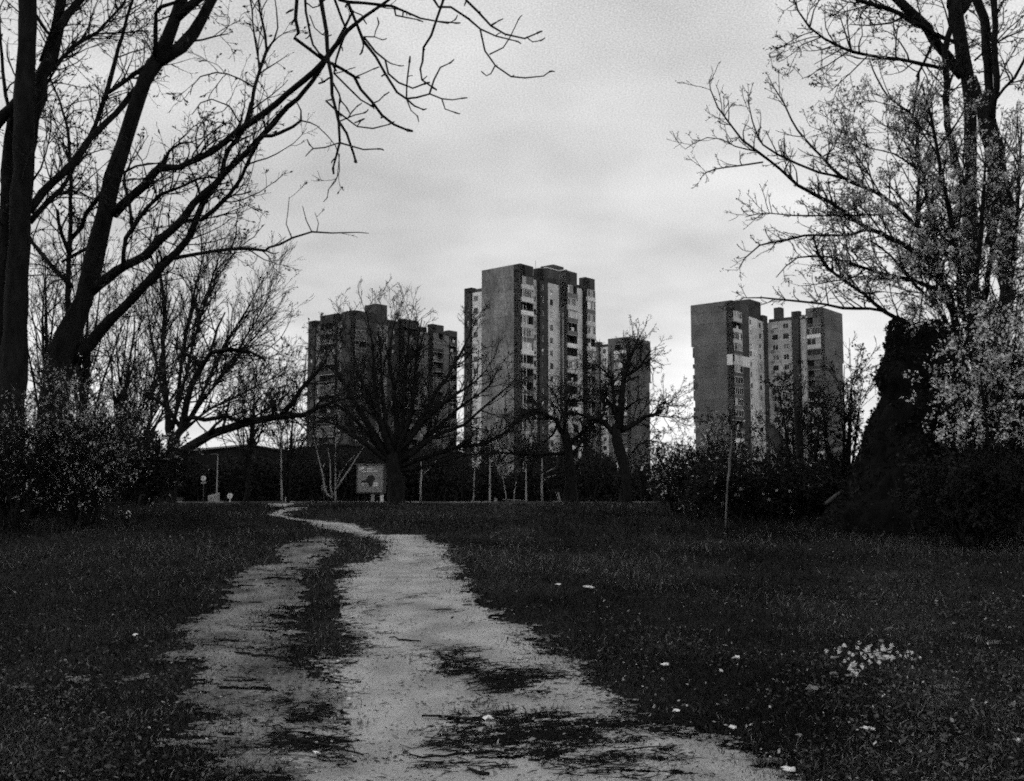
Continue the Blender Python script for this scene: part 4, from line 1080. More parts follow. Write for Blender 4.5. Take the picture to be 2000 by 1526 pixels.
# low leaning tree left of the lamp
t = Tree('low_leaning_tree', 'dark crooked tree with one long low bough reaching right above the round signs', 'tree', base_at(305, 34), 34, 22)
fy = foot(300, 34)
t.limb([(292, fy + 15, 34), (302, 965, 25), (316, 925, 18), (330, 892, 13), (345, 855, 9), (353, 840, 8), (365, 790, 6), (375, 750, 5.4), (393, 720, 4.8), (412, 690, 4.2), (450, 682, 3.4), (490, 690, 2.4), (520, 705, 1.4)], 34, 34, 'trunk', 10, .3, .03)
t.limb([(322, 910, 11), (345, 890, 10), (375, 870, 9), (407, 850, 8.4), (453, 833, 8), (513, 818, 7.2), (552, 812, 6.2), (594, 813, 5.2), (623, 795, 4), (655, 783, 3), (690, 776, 1.6)], 34, 33)
t.limb([(548, 812, 5.5), (573, 785, 5), (590, 760, 4.6), (619, 728, 3.4), (636, 705, 2), (640, 680, 1)], 33)
t.limb([(352, 818, 5), (380, 816, 4.4), (400, 822, 4.2), (442, 813, 4), (470, 824, 3.2), (500, 812, 2.4), (530, 795, 1.5)], 34, 33); t.limb([(442, 813, 3), (436, 835, 2.4), (430, 848, 2)], 33.4); t.limb([(410, 690, 3.4), (420, 660, 3), (425, 640, 2.4), (440, 610, 1.4)], 34)
t.limb([(393, 720, 4), (380, 700, 3.4), (360, 690, 2.8), (340, 672, 1.6)], 34); t.limb([(352, 835, 5), (330, 800, 4), (305, 780, 3), (285, 772, 1.6)], 34); t.limb([(407, 848, 4), (420, 830, 3), (440, 815, 2.4), (450, 780, 1.6)], 33.5)
t.sprout(120, 7, (50, 130), .8, [(4, .5), (3, .5)], up=.06, wob=.15, bend=.12, steps=6, rmin=.5, r0=1.8)
t.leaves(2000, (3, 8), 'bud', 'buds', .55, along=True, tlo=.3, spread=2)
t.done()

# the far tree of upright stems
def upright(name, label, px, Y, seed, stems, n, lens, levels, buds, r0=2, up=.11, group=None, bark='bark', rmin=.6, ang=.5, budsize=(2.5, 5), thin=1.0):
    t = Tree(name, label, 'tree', base_at(px, Y), Y, seed, bark, group=group)
    for i, f in enumerate(stems):
        f = [(a, b, max(c * (thin if i else .85), .7)) for a, b, c in f]
        dy = t.rng.uniform(-1, 1) * 1.2
        t.limb(f, Y, Y + dy * (i > 0), 'trunk' if i == 0 else 'limb', wobble=.5)
    t.sprout(n, 6, lens, ang, levels, up=up, wob=.09, bend=.05, steps=6, rmin=rmin, r0=r0, tlo=.2)
    if buds: t.leaves(buds, budsize, 'bud', 'buds', .5, along=True, tlo=.3, spread=1)
    return t.done()
fy = foot(335, 48)
upright('upright_tree', 'tall airy bare tree of many upright stems behind the crooked low bough', 345, 48, 23,
 [[(336,fy+8,13),(334,920,11),(332,860,9),(326,790,6.5),(318,720,5.5),(318,660,5),(322,600,4),(315,540,2.6),(305,490,1.3)],
  [(334,850,8),(348,780,6),(352,720,5.5),(362,660,5),(376,600,4.4),(382,560,3.4),(398,500,2),(404,460,1)],
  [(336,840,7),(356,760,5.5),(376,680,4.5),(392,620,4),(410,560,3),(428,500,2),(440,468,1)],
  [(372,690,4),(380,640,4),(395,590,3.2),(420,540,2.4),(436,500,1.2)], [(340,870,7),(380,800,5.5),(410,735,4.5),(436,680,4),(460,640,3),(488,595,2),(512,548,1)],
  [(345,860,6),(392,790,5),(430,740,4),(470,690,3),(505,650,2),(540,610,1)], [(326,800,5),(310,740,4),(300,680,3),(290,620,2),(282,560,1)], [(400,780,4),(440,720,3.4),(480,660,2.6),(520,590,1.8),(532,540,1)],
  [(350,850,5),(410,800,4),(470,770,3),(530,740,2),(565,715,1)]],
 330, (40, 110), [(4, .55), (4, .5)], 2200, ang=.45, up=.09, rmin=.32, thin=.62, r0=1.6)

# slender saplings and birches at the far edge of the lawn
GA = 'slender pale trees along the far lawn edge'
def birch(label, px, Y, seed, stems, n=40, lens=(20, 60), bark='bark_pale', buds=150, name='birch_tree'):
    t = Tree(name, label, 'tree', base_at(px, Y), Y, seed, bark, group=GA)
    for i, f in enumerate(stems): t.limb(f, Y, Y + t.rng.uniform(-.5, .5), 'trunk' if i == 0 else 'limb', wobble=.35)
    t.sprout(n, 6, lens, .6, [(3, .5), (3, .5)], up=.05, wob=.12, bend=.06, steps=5, rmin=.5, r0=1.2, tlo=.3)
    if buds: t.leaves(buds, (2, 4), 'bud', 'buds', .5)
    return t.done()
F = lambda px, Y: foot(px, Y) + 4
birch('forked pale birch with three bent stems left of the billboard', 656, 84, 31,
 [[(655,F(655,84),2.6),(655,960,2.3),(655,920,1.9),(655,880,1.5),(656,840,1.1),(654,800,.8)], [(650,968,2.6),(646,955,2.3),(646,925,1.8),(645,900,1.2),(640,875,.8)], [(650,972,2.4),(640,968,2.6),(634,955,2.4),(631,930,2),(625,905,1.7),(619,880,1.2),(612,850,.8)], [(656,958,2),(670,935,1.8),(684,915,1.6),(696,895,1.3),(710,875,.9),(722,860,.6)], [(656,950,1.3),(664,925,1),(678,905,.8),(692,890,.5)], [(629,918,1),(634,905,.7)]], 40)
birch('thin grey tree standing behind the end of the dirt path', 549, 88, 32, [[(550,F(550,88),2.6),(550,940,2.2),(549,900,1.9),(549,870,1.5),(548,820,1)], [(549,880,1.2),(538,865,.9),(525,850,.6)], [(550,890,1.2),(562,872,.9),(575,862,.6)]], 50, (20, 50), 'metal', 200, 'young_tree')
birch('thin forked tree just right of the spreading tree', 822, 82, 33, [[(821,F(821,82),2.2),(822,950,2),(824,920,1.6),(822,895,1.2)], [(824,932,1.2),(838,915,1),(852,900,.7)]], 20, (15, 40), 'metal', 60, 'young_tree')
birch('faint crooked sapling between the spreading tree and the tall post', 925, 80, 34, [[(922,F(922,80),1.8),(926,968,1.6),(926,940,1.4),(927,905,1)]], 16, (15, 40), 'metal', 60, 'young_tree')
birch('pale birch with two rising side branches left of the gnarled trees', 1058, 84, 35, [[(1059,F(1059,84),2.4),(1058,950,2),(1058,920,1.6),(1059,895,1)], [(1059,927,1.2),(1072,920,1),(1085,914,.7)], [(1059,940,1.2),(1072,932,1),(1090,927,.6)]], 26, (15, 40))
birch('short pale leaning stem above the low bench', 989, 86, 36, [[(991,F(991,86),1.8),(988,965,1.6),(984,945,1.2),(981,930,.8)]], 14, (12, 30), buds=40)
birch('short pale stem leaning right beside the tall thin post', 1008, 86, 37, [[(1003,F(1003,86),1.6),(1005,960,1.4),(1009,940,1)]], 12, (12, 30), buds=40)
birch('two bright short stems at the foot of the left gnarled tree', 1094, 82, 38, [[(1096,F(1096,82),2),(1093,975,1.8),(1090,962,1.2)], [(1094,F(1094,82),1.4),(1089,972,1.2),(1087,966,.8)]], 8, (10, 24), buds=20)

# the two gnarled trees before the towers
t = Tree('gnarled_tree', 'left one of two gnarled old trees, with a long level bough', 'tree', base_at(1113, 60), 60, 41)
fy = foot(1115, 60)
t.limb([(1120, fy + 10, 22), (1117, 975, 15), (1114, 935, 11), (1113, 900, 9.5), (1109, 866, 9.5), (1101, 842, 7.5)], 60, 60, 'trunk', 10, .35, .05)
for f in [[(1100,848,8),(1092,835,7),(1085,822,5.6),(1069,811,5),(1047,804,4.4),(1030,805,3.4),(1010,822,2.4),(996,830,1.2)], [(1105,886,4.5),(1067,886,4.2),(1023,888,3.4),(968,884,2.4),(935,890,1.2)], [(1112,872,6),(1122,858,5),(1140,845,4.2),(1152,828,3.2),(1160,815,1.6)],
 [(1102,846,6),(1104,820,4.6),(1106,800,4),(1107,785,3.2),(1120,782,2.6),(1136,783,2),(1148,790,1)], [(1116,885,4),(1126,876,4),(1136,862,3),(1150,850,1.6)], [(1088,832,4),(1080,850,3),(1070,856,2),(1060,870,1)], [(1104,815,3),(1098,800,2.4),(1090,788,1.6),(1085,770,1)]]: t.limb([(a, b, c * .78) for a, b, c in f], 60, 60 + t.rng.uniform(-1, 1), wobble=.6)
t.sprout(190, 6, (30, 75), .85, [(4, .5), (3, .5)], up=.05, wob=.16, bend=.1, steps=6, rmin=.38, r0=1.8)
t.leaves(900, (2.5, 5), 'bud', 'buds', .5)
t.done()
t = Tree('gnarled_tree', 'right one of two gnarled old trees, taller, with a bough bending far right', 'tree', base_at(1216, 58), 58, 42)
fy = foot(1216, 58)
t.limb([(1222, fy + 10, 21), (1219, 975, 13), (1223, 940, 9.5), (1215, 900, 10.5), (1207, 860, 10), (1203, 828, 8.5)], 58, 58, 'trunk', 10, .35, .05)
for f in [[(1208,838,11),(1214,800,9.5),(1213,780,9),(1217,750,7.5),(1222,722,6),(1232,700,4.6),(1240,680,3.4),(1250,655,2)], [(1222,735,5),(1240,722,4.4),(1255,712,3.4),(1266,706,2.6),(1275,700,1.2)], [(1252,714,3),(1262,695,2.4),(1272,684,1.4)],
 [(1196,845,8),(1186,832,7),(1172,822,6),(1155,816,4.6),(1140,812,3.6),(1122,806,2.4),(1105,800,1.2)], [(1214,842,8),(1232,832,7),(1245,824,6),(1262,814,5),(1275,811,4.2),(1285,802,3.4),(1290,790,2.6),(1303,788,2.2),(1312,786,1.2)], [(1275,811,3),(1292,813,2.4),(1306,815,2.2),(1320,812,1.6),(1340,822,1)],
 [(1312,786,1.6),(1316,778,1.3),(1326,778,.9)], [(1210,800,7),(1196,792,4.6),(1180,788,3.4),(1172,775,2)], [(1198,810,5),(1194,790,4),(1176,770,2.6),(1160,760,1.4)], [(1204,820,6),(1200,770,4),(1196,745,3.2),(1186,730,2.6),(1170,716,1.6),(1152,698,1)], [(1228,704,3),(1226,690,2.6),(1224,672,1.4)], [(1235,885,3),(1245,868,2.6),(1262,861,2.4),(1282,862,1.6),(1300,866,1)], [(1222,800,4),(1236,788,3),(1250,780,1.6)]]: t.limb([(a, b, c * .75) for a, b, c in f], 58, 58 + t.rng.uniform(-1, 1), wobble=.6)
t.sprout(220, 6, (25, 65), .85, [(4, .5), (3, .5)], up=.03, wob=.18, bend=.1, steps=6, rmin=.42, r0=1.8)
t.leaves(1200, (2.5, 5), 'bud', 'buds', .5)
t.done()

# more bare trees behind
def wild(name, label, px, Y, seed, top, spread, nst=7, n=160, buds=900, lean=0, rb=9, lens=(35, 100), group=None, mat='bark', up=.07, ang=.62, rmin=.42):
    rg = np.random.default_rng(seed); fy = foot(px, Y); st = []
    H = fy - top
    for i in range(nst):
        u = (i / (nst - 1) - .5) * 2 if i else rg.uniform(-.15, .15)
        x1 = px + lean + u * spread; y1 = top + abs(u) * H * .22 + rg.uniform(0, .1) * H
        y0 = fy + 8 if i == 0 else fy - H * rg.uniform(.10, .34)
        r = rb if i == 0 else rb * rg.uniform(.35, .65)
        k = 7; row = []
        for j in range(k):
            s = j / (k - 1); e = s ** (1.35 if i else 1)
            row.append((px + lean * (1 - (y0 - top) / H) * .2 + (x1 - px) * e * (.9 + .1 * s) + rg.normal(0, spread * .03) * (j > 0), y0 + (y1 - y0) * s, max(r * (1 - s) ** .8, .8)))
        st.append(row)
    return upright(name, label, px, Y, seed, st, n, lens, [(4, .55), (4, .5)], buds, group=group, bark=mat, up=up, ang=ang, rmin=rmin * .8, thin=.75, r0=1.6)
GB = 'bare trees behind the leaning tree'
wild('bare_tree', 'bare bushy tree seen through the fork of the leaning tree', 232, 44, 51, 560, 80, 7, 130, 900, 20, 9, group=GB)
wild('bare_tree', 'bare tree with slanting stems left of the airy upright tree', 268, 52, 52, 640, 110, 8, 130, 800, 40, 8, group=GB)
wild('bare_tree', 'tangled bare tree behind the straight double trunk', 90, 40, 53, 440, 110, 8, 140, 1000, 10, 10, group=GB)
wild('bare_tree', 'bare twiggy tree between the leaning tree and the double trunk', 160, 42, 54, 400, 90, 8, 130, 900, 10, 9, group=GB)
wild('bare_tree', 'thin bare tree rising beside the upright tree towards the left tower', 480, 64, 55, 690, 70, 7, 100, 600, 15, 7, group=GB)
wild('bare_tree', 'small bare tree at the left end of the dark hall roof', 560, 70, 56, 760, 50, 6, 70, 400, 10, 6, group=GB)
GC = 'bare trees at the foot of the towers'
for i, (px, Y, top, sp, lab) in enumerate([(905, 100, 865, 45, 'bare bush right of the spreading tree'), (960, 104, 845, 60, 'bare tree before the broad blank side of the tallest tower'), (1030, 100, 840, 45, 'bare bush behind the thin post and bench'), (1075, 98, 870, 40, 'low bare bush left of the gnarled trees'),
    (1160, 96, 850, 45, 'bare bush between the two gnarled trees'), (1255, 92, 870, 40, 'bare bush right of the gnarled trees'), (860, 110, 880, 40, 'low bush under the right boughs of the spreading tree'), (610, 112, 870, 40, 'bare bush in front of the left tower'), (690, 114, 890, 40, 'bare bush behind the billboard')]):
    wild('bare_bush', lab, px, Y, 60 + i, top, sp, 8, 60, 200, 0, 3, (15, 45), GC, up=.06, ang=.7)
# ------------------------------------------------------------------ right side: stump, tall trees, pale-leaved tree, scrub
Y = 17.3
prof = [(1060,1610,1975),(1000,1622,1965),(975,1650,1940),(940,1668,1925),(900,1684,1910),(860,1697,1900),(820,1708,1893),(790,1719,1888),(768,1726,1884),(757,1722,1882),(748,1717,1880),(732,1717,1878),(722,1724,1876),(705,1732,1874),(680,1737,1871),(655,1741,1868),(640,1744,1864),(632,1752,1856)]
r = tag(empty('tree_stump', base_at(1790, Y)), 'huge dark broken tree stump, thick at the foot, under the pale leaved tree', 'tree stump')
rng = np.random.default_rng(77)
k = 84; V = []
ang = np.arange(k) * 2 * math.pi / k
lob = .055 * np.sin(3 * ang + .6) + .04 * np.sin(5 * ang + 2) + .03 * np.sin(8 * ang)
yy = np.array([p[0] for p in prof][::-1]); ll = np.array([p[1] for p in prof][::-1]); rr_ = np.array([p[2] for p in prof][::-1])
hs = np.linspace(1060, 632, 76)
for j, py in enumerate(hs):
    l, q = np.interp(py, yy, ll), np.interp(py, yy, rr_)
    a, b = spot(l, py, Y), spot(q, py, Y); c = (a + b) / 2; R = (b[0] - a[0]) / 2
    nz = fbm(ang * 3.2 + 10 * np.sin(ang), np.full(k, j * .16), 7, 4) * .20 + fbm(ang * 9 + 3 * np.sin(ang), np.full(k, j * .10), 9, 3) * .22
    rad = R * (1 + lob * .7 + nz)
    top = (j >= len(hs) - 1)
    jag = 0
    if j > 66: jag = (j - 66) / 9 * (.30 * vnoise(np.cos(ang) * 2.6 + 4, np.sin(ang) * 2.6, 5) - .16 - .10 * np.cos(ang))
    V.append(np.stack([c[0] + rad * np.cos(ang), c[1] + rad * np.sin(ang) * .85, c[2] + jag + 0 * ang], -1))
mid = V[-1].mean(0) - [0, 0, .35]
n = len(V); V = np.concatenate(V)
i = np.arange(n - 1)[:, None] * k; j = np.arange(k); jn = (j + 1) % k
F = np.stack([i + j, i + jn, i + k + jn, i + k + j], -1).reshape(-1, 4)
inner = V[-k:] * .62 + mid * .38; inner[:, 2] -= .18
V = np.concatenate([V, inner, mid[None]])
o0 = (n - 1) * k; o1 = n * k; o2 = n * k + k
F2 = np.stack([o0 + j, o0 + jn, o1 + jn, o1 + j], -1); F3 = np.stack([o1 + j, o1 + jn, 0 * j + o2], -1)
put('trunk', raw_mesh('trunk', shifted(V, r), [np.concatenate([F, F2]), F3], True), M['rot'], r)
# torn fibres and ivy on it
m_ = 520; a = rng.uniform(0, 2 * math.pi, m_); h = rng.uniform(0, n - 2, m_).astype(int); P0 = V[(h * k + (a / (2 * math.pi) * k).astype(int) % k)]
out = np.stack([np.cos(a), np.sin(a), 0 * a], -1)
P, R = grow(P0, out + rng.normal(0, .3, (m_, 3)) + [0, 0, -.2], rng.uniform(.03, .2, m_), np.full(m_, .012), np.full(m_, .004), 4, .3, -.05, .2, rng)
Vt, Ft = tubes(P, R, 3); put('torn_fibres', raw_mesh('torn_fibres', shifted(Vt, r), Ft), M['rot'], r, kind='stuff')
m_ = 9000; a = rng.uniform(0, 2 * math.pi, m_); h = rng.uniform(0, n - 2, m_).astype(int); P0 = V[(h * k + (a / (2 * math.pi) * k).astype(int) % k)] + np.stack([np.cos(a), np.sin(a), 0 * a], -1) * rng.uniform(-.02, .03, m_)[:, None]
keep = fbm(a * 2, h * .06, 3, 3) > -.14
Vl, Fl = leaf_quads(P0[keep], rng.uniform(.04, .09, keep.sum()), rng, .7); put('ivy', raw_mesh('ivy', shifted(Vl, r), Fl), M['leaf_dark'], r, kind='stuff')

# tall trunks at the right
t = Tree('tall_forked_tree', 'tall dark bare tree with forking trunks rising behind the pale leaves, at the right', 'tree', base_at(1935, 23), 23, 71)
fy = foot(1930, 23)
t.limb([(1930, fy + 20, 24), (1925, 950, 19), (1915, 800, 16), (1908, 680, 14.5), (1900, 560, 13.5), (1897, 430, 12), (1896, 307, 11.5), (1895, 240, 12), (1892, 170, 12.5), (1882, 112, 13.5), (1875, 68, 13.5), (1868, 27, 12.5), (1862, -30, 10), (1850, -150, 7), (1840, -280, 4)], 23, 23, 'trunk', 14, .12, .03)
for f, a, *b in [([(1879,150,9.5),(1852,112,9.5),(1824,78,10),(1797,41,10),(1773,17,10),(1745,-10,9.5),(1690,-90,6),(1650,-170,3)], 23, 22), ([(1868,30,11),(1885,10,12),(1891,-30,11),(1905,-160,7),(1910,-260,3)], 23, 23.5),
 ([(1890,400,6),(1870,320,6),(1850,245,6.5),(1848,170,6.5),(1846,102,6.2),(1856,51,6),(1857,0,6),(1850,-80,4)], 22.4, 22.2), ([(1865,82,4.4),(1824,65,5),(1780,41,5.6),(1729,17,5),(1678,0,4.6),(1640,-20,3.4),(1600,-40,2)], 22.6, 21),
 ([(1848,136,4.4),(1797,126,4.2),(1756,116,4),(1695,109,3.6),(1647,94,3.2),(1610,75,2.6),(1582,53,2.2),(1558,20,1.6),(1552,0,1)], 22.5, 21), ([(1582,53,1.7),(1589,20,1.4),(1603,-4,1.1)], 21.3), ([(1695,109,1.7),(1661,143,1.4),(1627,174,1),(1616,182,.7)], 21.8), ([(1647,94,1.6),(1620,109,1.3),(1590,126,.8)], 21.6), ([(1606,72,1.4),(1566,88,1.2),(1550,104,.8)], 21.4),
 ([(1898,480,7),(1935,380,9),(1934,300,9.5),(1922,250,9.5),(1912,200,9),(1900,150,8)], 23, 22.8), ([(1930,480,9),(1950,350,10),(1940,260,11),(1932,225,10),(1930,190,8.4),(1928,100,8.2),(1922,34,9),(1906,0,9),(1890,-80,6)], 23.4, 23.6),
 ([(1936,230,8),(1943,200,7),(1946,170,6.4),(1944,100,6),(1942,0,6),(1940,-90,4)], 23.4, 23.2), ([(1950,fy,14),(1958,700,13),(1965,560,14),(1969,440,14),(1960,350,12),(1948,270,9)], 24, 23.6),
 ([(1942,198,3.6),(1962,172,3.2),(1981,153,3),(2005,110,2.6),(2030,70,2)], 23.2, 22.5), ([(1903,119,2.6),(1918,105,2.3),(1933,92,2.2),(1967,72,2),(2001,58,1.6)], 22.9, 22), ([(1824,80,4),(1806,120,3),(1790,150,2.4)], 22.4), ([(1770,30,3),(1740,45,2.5),(1700,50,1.8),(1660,48,1)], 22)]: t.limb(f, a, b[0] if b else a, rough=.015, wobble=.4)
t.sprout(170, 7, (45, 120), .75, [(4, .5), (3, .5)], up=.04, wob=.12, bend=.08, steps=6, rmin=.6, r0=1.8)
t.leaves(2600, (4, 8), 'bud', 'buds', .45, along=True, tlo=.3, spread=2)
t.done()

# the pale-leaved tree
t = Tree('pale_leaved_tree', 'young tree with pale spring leaves and long limbs reaching left over the right hand tower', 'tree', base_at(1885, 17), 17, 72)
fy = foot(1890, 17)
t.limb([(1905, fy + 15, 17), (1900, 900, 13), (1888, 780, 11), (1872, 660, 9), (1850, 570, 7.5), (1825, 520, 6.5), (1790, 492, 6)], 17, 17, 'trunk', 10, .3, .03)
PL = [[(1800,500,6),(1756,474,5.4),(1695,446,4.9),(1654,419,4.4),(1620,395,4.2),(1558,361,3.7),(1524,330,3.2),(1484,300,2.9),(1449,273,2.4),(1422,238,2),(1402,211,1.7),(1388,175,1.2),(1385,155,.8)],
 [(1840,545,6),(1800,460,5),(1753,405,4.6),(1715,378,4.3),(1688,365,4.2),(1644,346,4),(1606,307,3),(1572,273,2.6),(1545,235,2.1),(1531,201,1.7),(1511,170,1.2),(1500,148,.8)],
 [(1648,347,3),(1599,337,3),(1558,320,2.7),(1518,301,2.3),(1490,283,2),(1470,238,1.5),(1460,195,1)], [(1490,317,2.2),(1439,325,1.9),(1398,330,1.6),(1378,338,1.2),(1367,350,.8)], [(1475,296,1.8),(1436,286,1.5),(1408,272,1.3),(1381,269,1.2),(1355,280,1),(1338,292,.7)],
 [(1746,417,2.6),(1700,420,2.3),(1647,421,2.2),(1552,421,1.9),(1497,416,1.5),(1456,424,1)], [(1695,446,3.2),(1670,456,3),(1644,460,2.8),(1572,460,2.5),(1531,470,2.2),(1484,480,1.8),(1456,504,1.5),(1444,522,.9)],
 [(1860,640,6),(1800,640,5),(1729,609,4.4),(1688,575,3.8),(1633,537,3.2),(1599,500,2.6),(1588,465,1.6)], [(1730,608,3.2),(1700,603,3),(1647,602,3),(1610,594,2.5),(1538,587,2),(1490,582,1.6),(1448,582,1)], [(1850,575,5),(1780,548,4.4),(1722,534,3.4),(1660,514,2.8),(1616,502,2.2),(1558,503,1.7),(1535,520,1.3),(1516,542,.9)],
 [(1880,620,6),(1865,477,4.6),(1851,398,4),(1838,334,3.6),(1828,272,3),(1815,220,2.2),(1800,160,1.3)], [(1830,530,5),(1794,440,3.6),(1794,358,3.3),(1790,238,3),(1776,218,2.6),(1736,191,2.1),(1705,136,1.6),(1697,112,1)], [(1776,218,2),(1790,190,1.6),(1806,150,1)],
 [(1890,700,7),(1920,600,6),(1935,500,5),(1950,420,4),(1958,330,3),(1965,260,1.6)], [(1895,760,7),(1945,640,6),(1975,540,5),(1985,440,4),(1990,340,3),(1995,250,1.6)], [(1885,700,6),(1900,600,5),(1912,500,4.4),(1920,400,3.4),(1925,320,2)], [(1890,650,5),(1870,560,4.4),(1885,470,3.6),(1890,380,2.6),(1880,300,1.6)],
 [(1875,680,5),(1830,600,4),(1790,560,3.4),(1740,500,2.6),(1700,470,1.6)], [(1840,560,4.4),(1820,440,3.6),(1800,330,3),(1780,270,2),(1765,230,1.2)], [(1895,800,5),(1930,740,4),(1965,700,3),(2000,680,2)], [(1893,840,5),(1930,800,4),(1960,790,3),(1995,770,2)], [(1720,380,2.4),(1690,330,2),(1665,290,1.6),(1645,240,1)], [(1790,330,2.2),(1745,300,1.8),(1700,290,1.4),(1665,270,.9)], [(1606,307,1.8),(1628,290,1.5),(1636,262,1.1)]]
for i, f in enumerate(PL): t.limb(f, 17, 17 + [-.9, .7, -.4, .9, .2][i % 5] * 1.1, wobble=.35)
big = t.lines
t.sprout(230, 5.5, (18, 62), .8, [(3, .5)], up=.07, wob=.12, bend=.05, steps=6, rmin=.6, r0=1.7, tlo=.12, box=(1300, 100, 1700, 640), upfirst=.5)
t.leaves(1700, (2.5, 6.2), 'bud', 'buds', .45, which=None, along=True, tlo=.25, spread=1.5)
a0 = len(t.ends)
t.sprout(430, 9, (50, 140), .75, [(5, .5), (3, .5)], up=.07, wob=.12, bend=.05, steps=6, rmin=.55, r0=1.7, tlo=.05, box=(1640, 180, 2050, 900), upfirst=.3)
t.ends = t.ends[a0:]
t.leaves(4200, (2.2, 6.5), 'leaf_grey', 'leaves', .7, which=None, tlo=.25, spread=3.0, cluster=5)
t.leaves(2600, (2.5, 7.5), 'leaf_pale', 'pale_leaves', .75, which=-1, tlo=.3, spread=3.2, cluster=4)
t.leaves(700, (3.5, 8.5), 'blossom', 'blossom', .8, which=-1, tlo=.4, spread=3.0, cluster=6, box=(1700, 380, 2050, 860))
t.done()

# flowering bough in front of the stump
def shrub(name, label, px, Y, seed, top, spread, nst, n, lens, leaf, buds=0, lean=0, rb=3, levels=((4, .55), (3, .5)), group=None, size=(4, 8), ang=.7, up=.05, cat='shrub', foot_spread=.25, cluster=2, spreadl=2.5, bark='bark', wob=.13, arch=0.0):
    t = Tree(name, label, cat, base_at(px, Y), Y, seed, bark, group=group)
    rg = t.rng; fy = foot(px, Y); H = fy - top
    for i in range(nst):
        u = rg.uniform(-1, 1); x0 = px + u * spread * foot_spread + rg.normal(0, 4); x1 = px + lean + u * spread; y1 = top + H * (.35 * u * u + rg.uniform(0, .35))
        row = [(x0 + (x1 - x0) * s ** 1.2 + rg.normal(0, spread * .03) * (s > 0), fy + 4 + (y1 - fy - 4) * (s * (1 + arch) - arch * s * s), max(rb * (1 - s) ** .7, .7)) for s in np.linspace(0, 1, 7)]
        t.limb(row, Y + rg.uniform(-.3, .3), Y + rg.uniform(-1, 1) * spread / FPX * Y * .8, 'stem', wobble=.5)
    t.sprout(n, 30, lens, ang, list(levels), up=up, wob=wob, bend=.07, steps=5, rmin=.55, r0=1.5, tlo=.08)
    for mat, cnt, *bx_ in leaf: t.leaves(cnt, size, mat, {'leaf_pale': 'pale_leaves', 'blossom': 'blossom', 'leaf_grey': 'leaves', 'leaf_dark': 'dark_leaves', 'bud': 'buds'}[mat], .62, which=None, tlo=.2, spread=spreadl, cluster=cluster, box=bx_[0] if bx_ else None)
    return t.done()
GD = 'scrub at the right edge of the lawn'
shrub('flowering_shrub', 'flowering shrub with white blossom in front of the huge stump', 1935, 15.4, 81, 560, 130, 14, 300, (40, 120), [('leaf_pale', 260, (1740, 520, 2040, 870)), ('blossom', 1500, (1740, 600, 2040, 870)), ('leaf_dark', 700)], rb=4, size=(3.5, 9.5), cluster=7, spreadl=3.8, arch=.25, group=GD)
shrub('dark_shrub', 'dense dark shrub right of the huge stump', 1965, 19.5, 82, 640, 90, 13, 280, (40, 100), [('leaf_dark', 7500), ('leaf_grey', 500)], rb=5, cluster=2, group=GD)
shrub('dark_shrub', 'low dark brush at the foot of the stump, at the picture edge', 1900, 14.6, 83, 890, 130, 16, 260, (30, 80), [('leaf_dark', 4600)], rb=3, group=GD, size=(5, 10))
shrub('sapling_thicket', 'dark sapling thicket in front of the right hand tower', 1560, 21, 84, 720, 95, 10, 170, (30, 75), [('leaf_dark', 220), ('bud', 600), ('leaf_grey', 200)], rb=4, group=GD, size=(4, 7.5))
shrub('sapling_thicket', 'dark brush left of the right hand tower with bright leaf tips', 1390, 22, 85, 830, 100, 11, 170, (30, 70), [('leaf_dark', 450), ('bud', 700), ('leaf_pale', 260), ('blossom', 60)], rb=3.5, group=GD, size=(4, 7.5))
shrub('sapling_thicket', 'twiggy dark brush between the right hand tower and the stump', 1650, 21.5, 86, 660, 70, 8, 100, (40, 90), [('leaf_dark', 60), ('bud', 700)], rb=4, group=GD, size=(4, 7.5))
shrub('low_brush', 'low black brush under the right hand tower', 1480, 19.8, 87, 925, 150, 18, 320, (25, 65), [('leaf_dark', 3600), ('leaf_grey', 260)], rb=3, group=GD, size=(5, 10))
shrub('low_brush', 'low black brush left of the stump foot', 1585, 19.6, 88, 945, 70, 12, 160, (20, 55), [('leaf_dark', 2600)], rb=3, group=GD, size=(5, 10))
shrub('low_brush', 'low brush with pale leaf tips at the left end of the scrub', 1330, 23, 89, 870, 60, 11, 150, (25, 60), [('leaf_dark', 600), ('leaf_pale', 320), ('blossom', 90)], rb=2.5, group=GD, size=(4, 7))
# left scrub
GE = 'scrub at the left edge of the lawn'
shrub('pale_bush', 'wide bush with small pale leaves under the leaning tree', 150, 18.6, 91, 750, 130, 16, 420, (40, 110), [('leaf_grey', 1500), ('leaf_pale', 650), ('leaf_dark', 900)], rb=3.5, group=GE, size=(2.5, 6.5), cluster=5, spreadl=3.4, arch=.3, ang=.8)
shrub('pale_bush', 'dark bush with sparse pale leaves at the left picture edge', 30, 18.2, 92, 780, 90, 12, 260, (40, 100), [('leaf_grey', 900), ('leaf_pale', 150), ('leaf_dark', 1200)], rb=3.5, group=GE, size=(2.5, 6.5), arch=.3)
shrub('dark_shrub', 'dark rounded bush at the foot of the crooked low tree', 262, 26, 93, 860, 85, 14, 260, (30, 80), [('leaf_dark', 3800), ('leaf_grey', 300)], rb=3, group=GE, size=(4, 9), arch=.3)
shrub('dark_shrub', 'dark bush beyond the pale bush, level topped', 215, 36, 94, 830, 90, 14, 260, (25, 70), [('leaf_dark', 3600)], rb=3, group=GE, size=(4, 9), arch=.4)
shrub('dark_shrub', 'dark bush right of the crooked tree, behind the signs', 318, 108, 95, 905, 50, 12, 120, (20, 50), [('leaf_dark', 2600)], rb=2.5, group=GE, size=(4, 8), arch=.4)
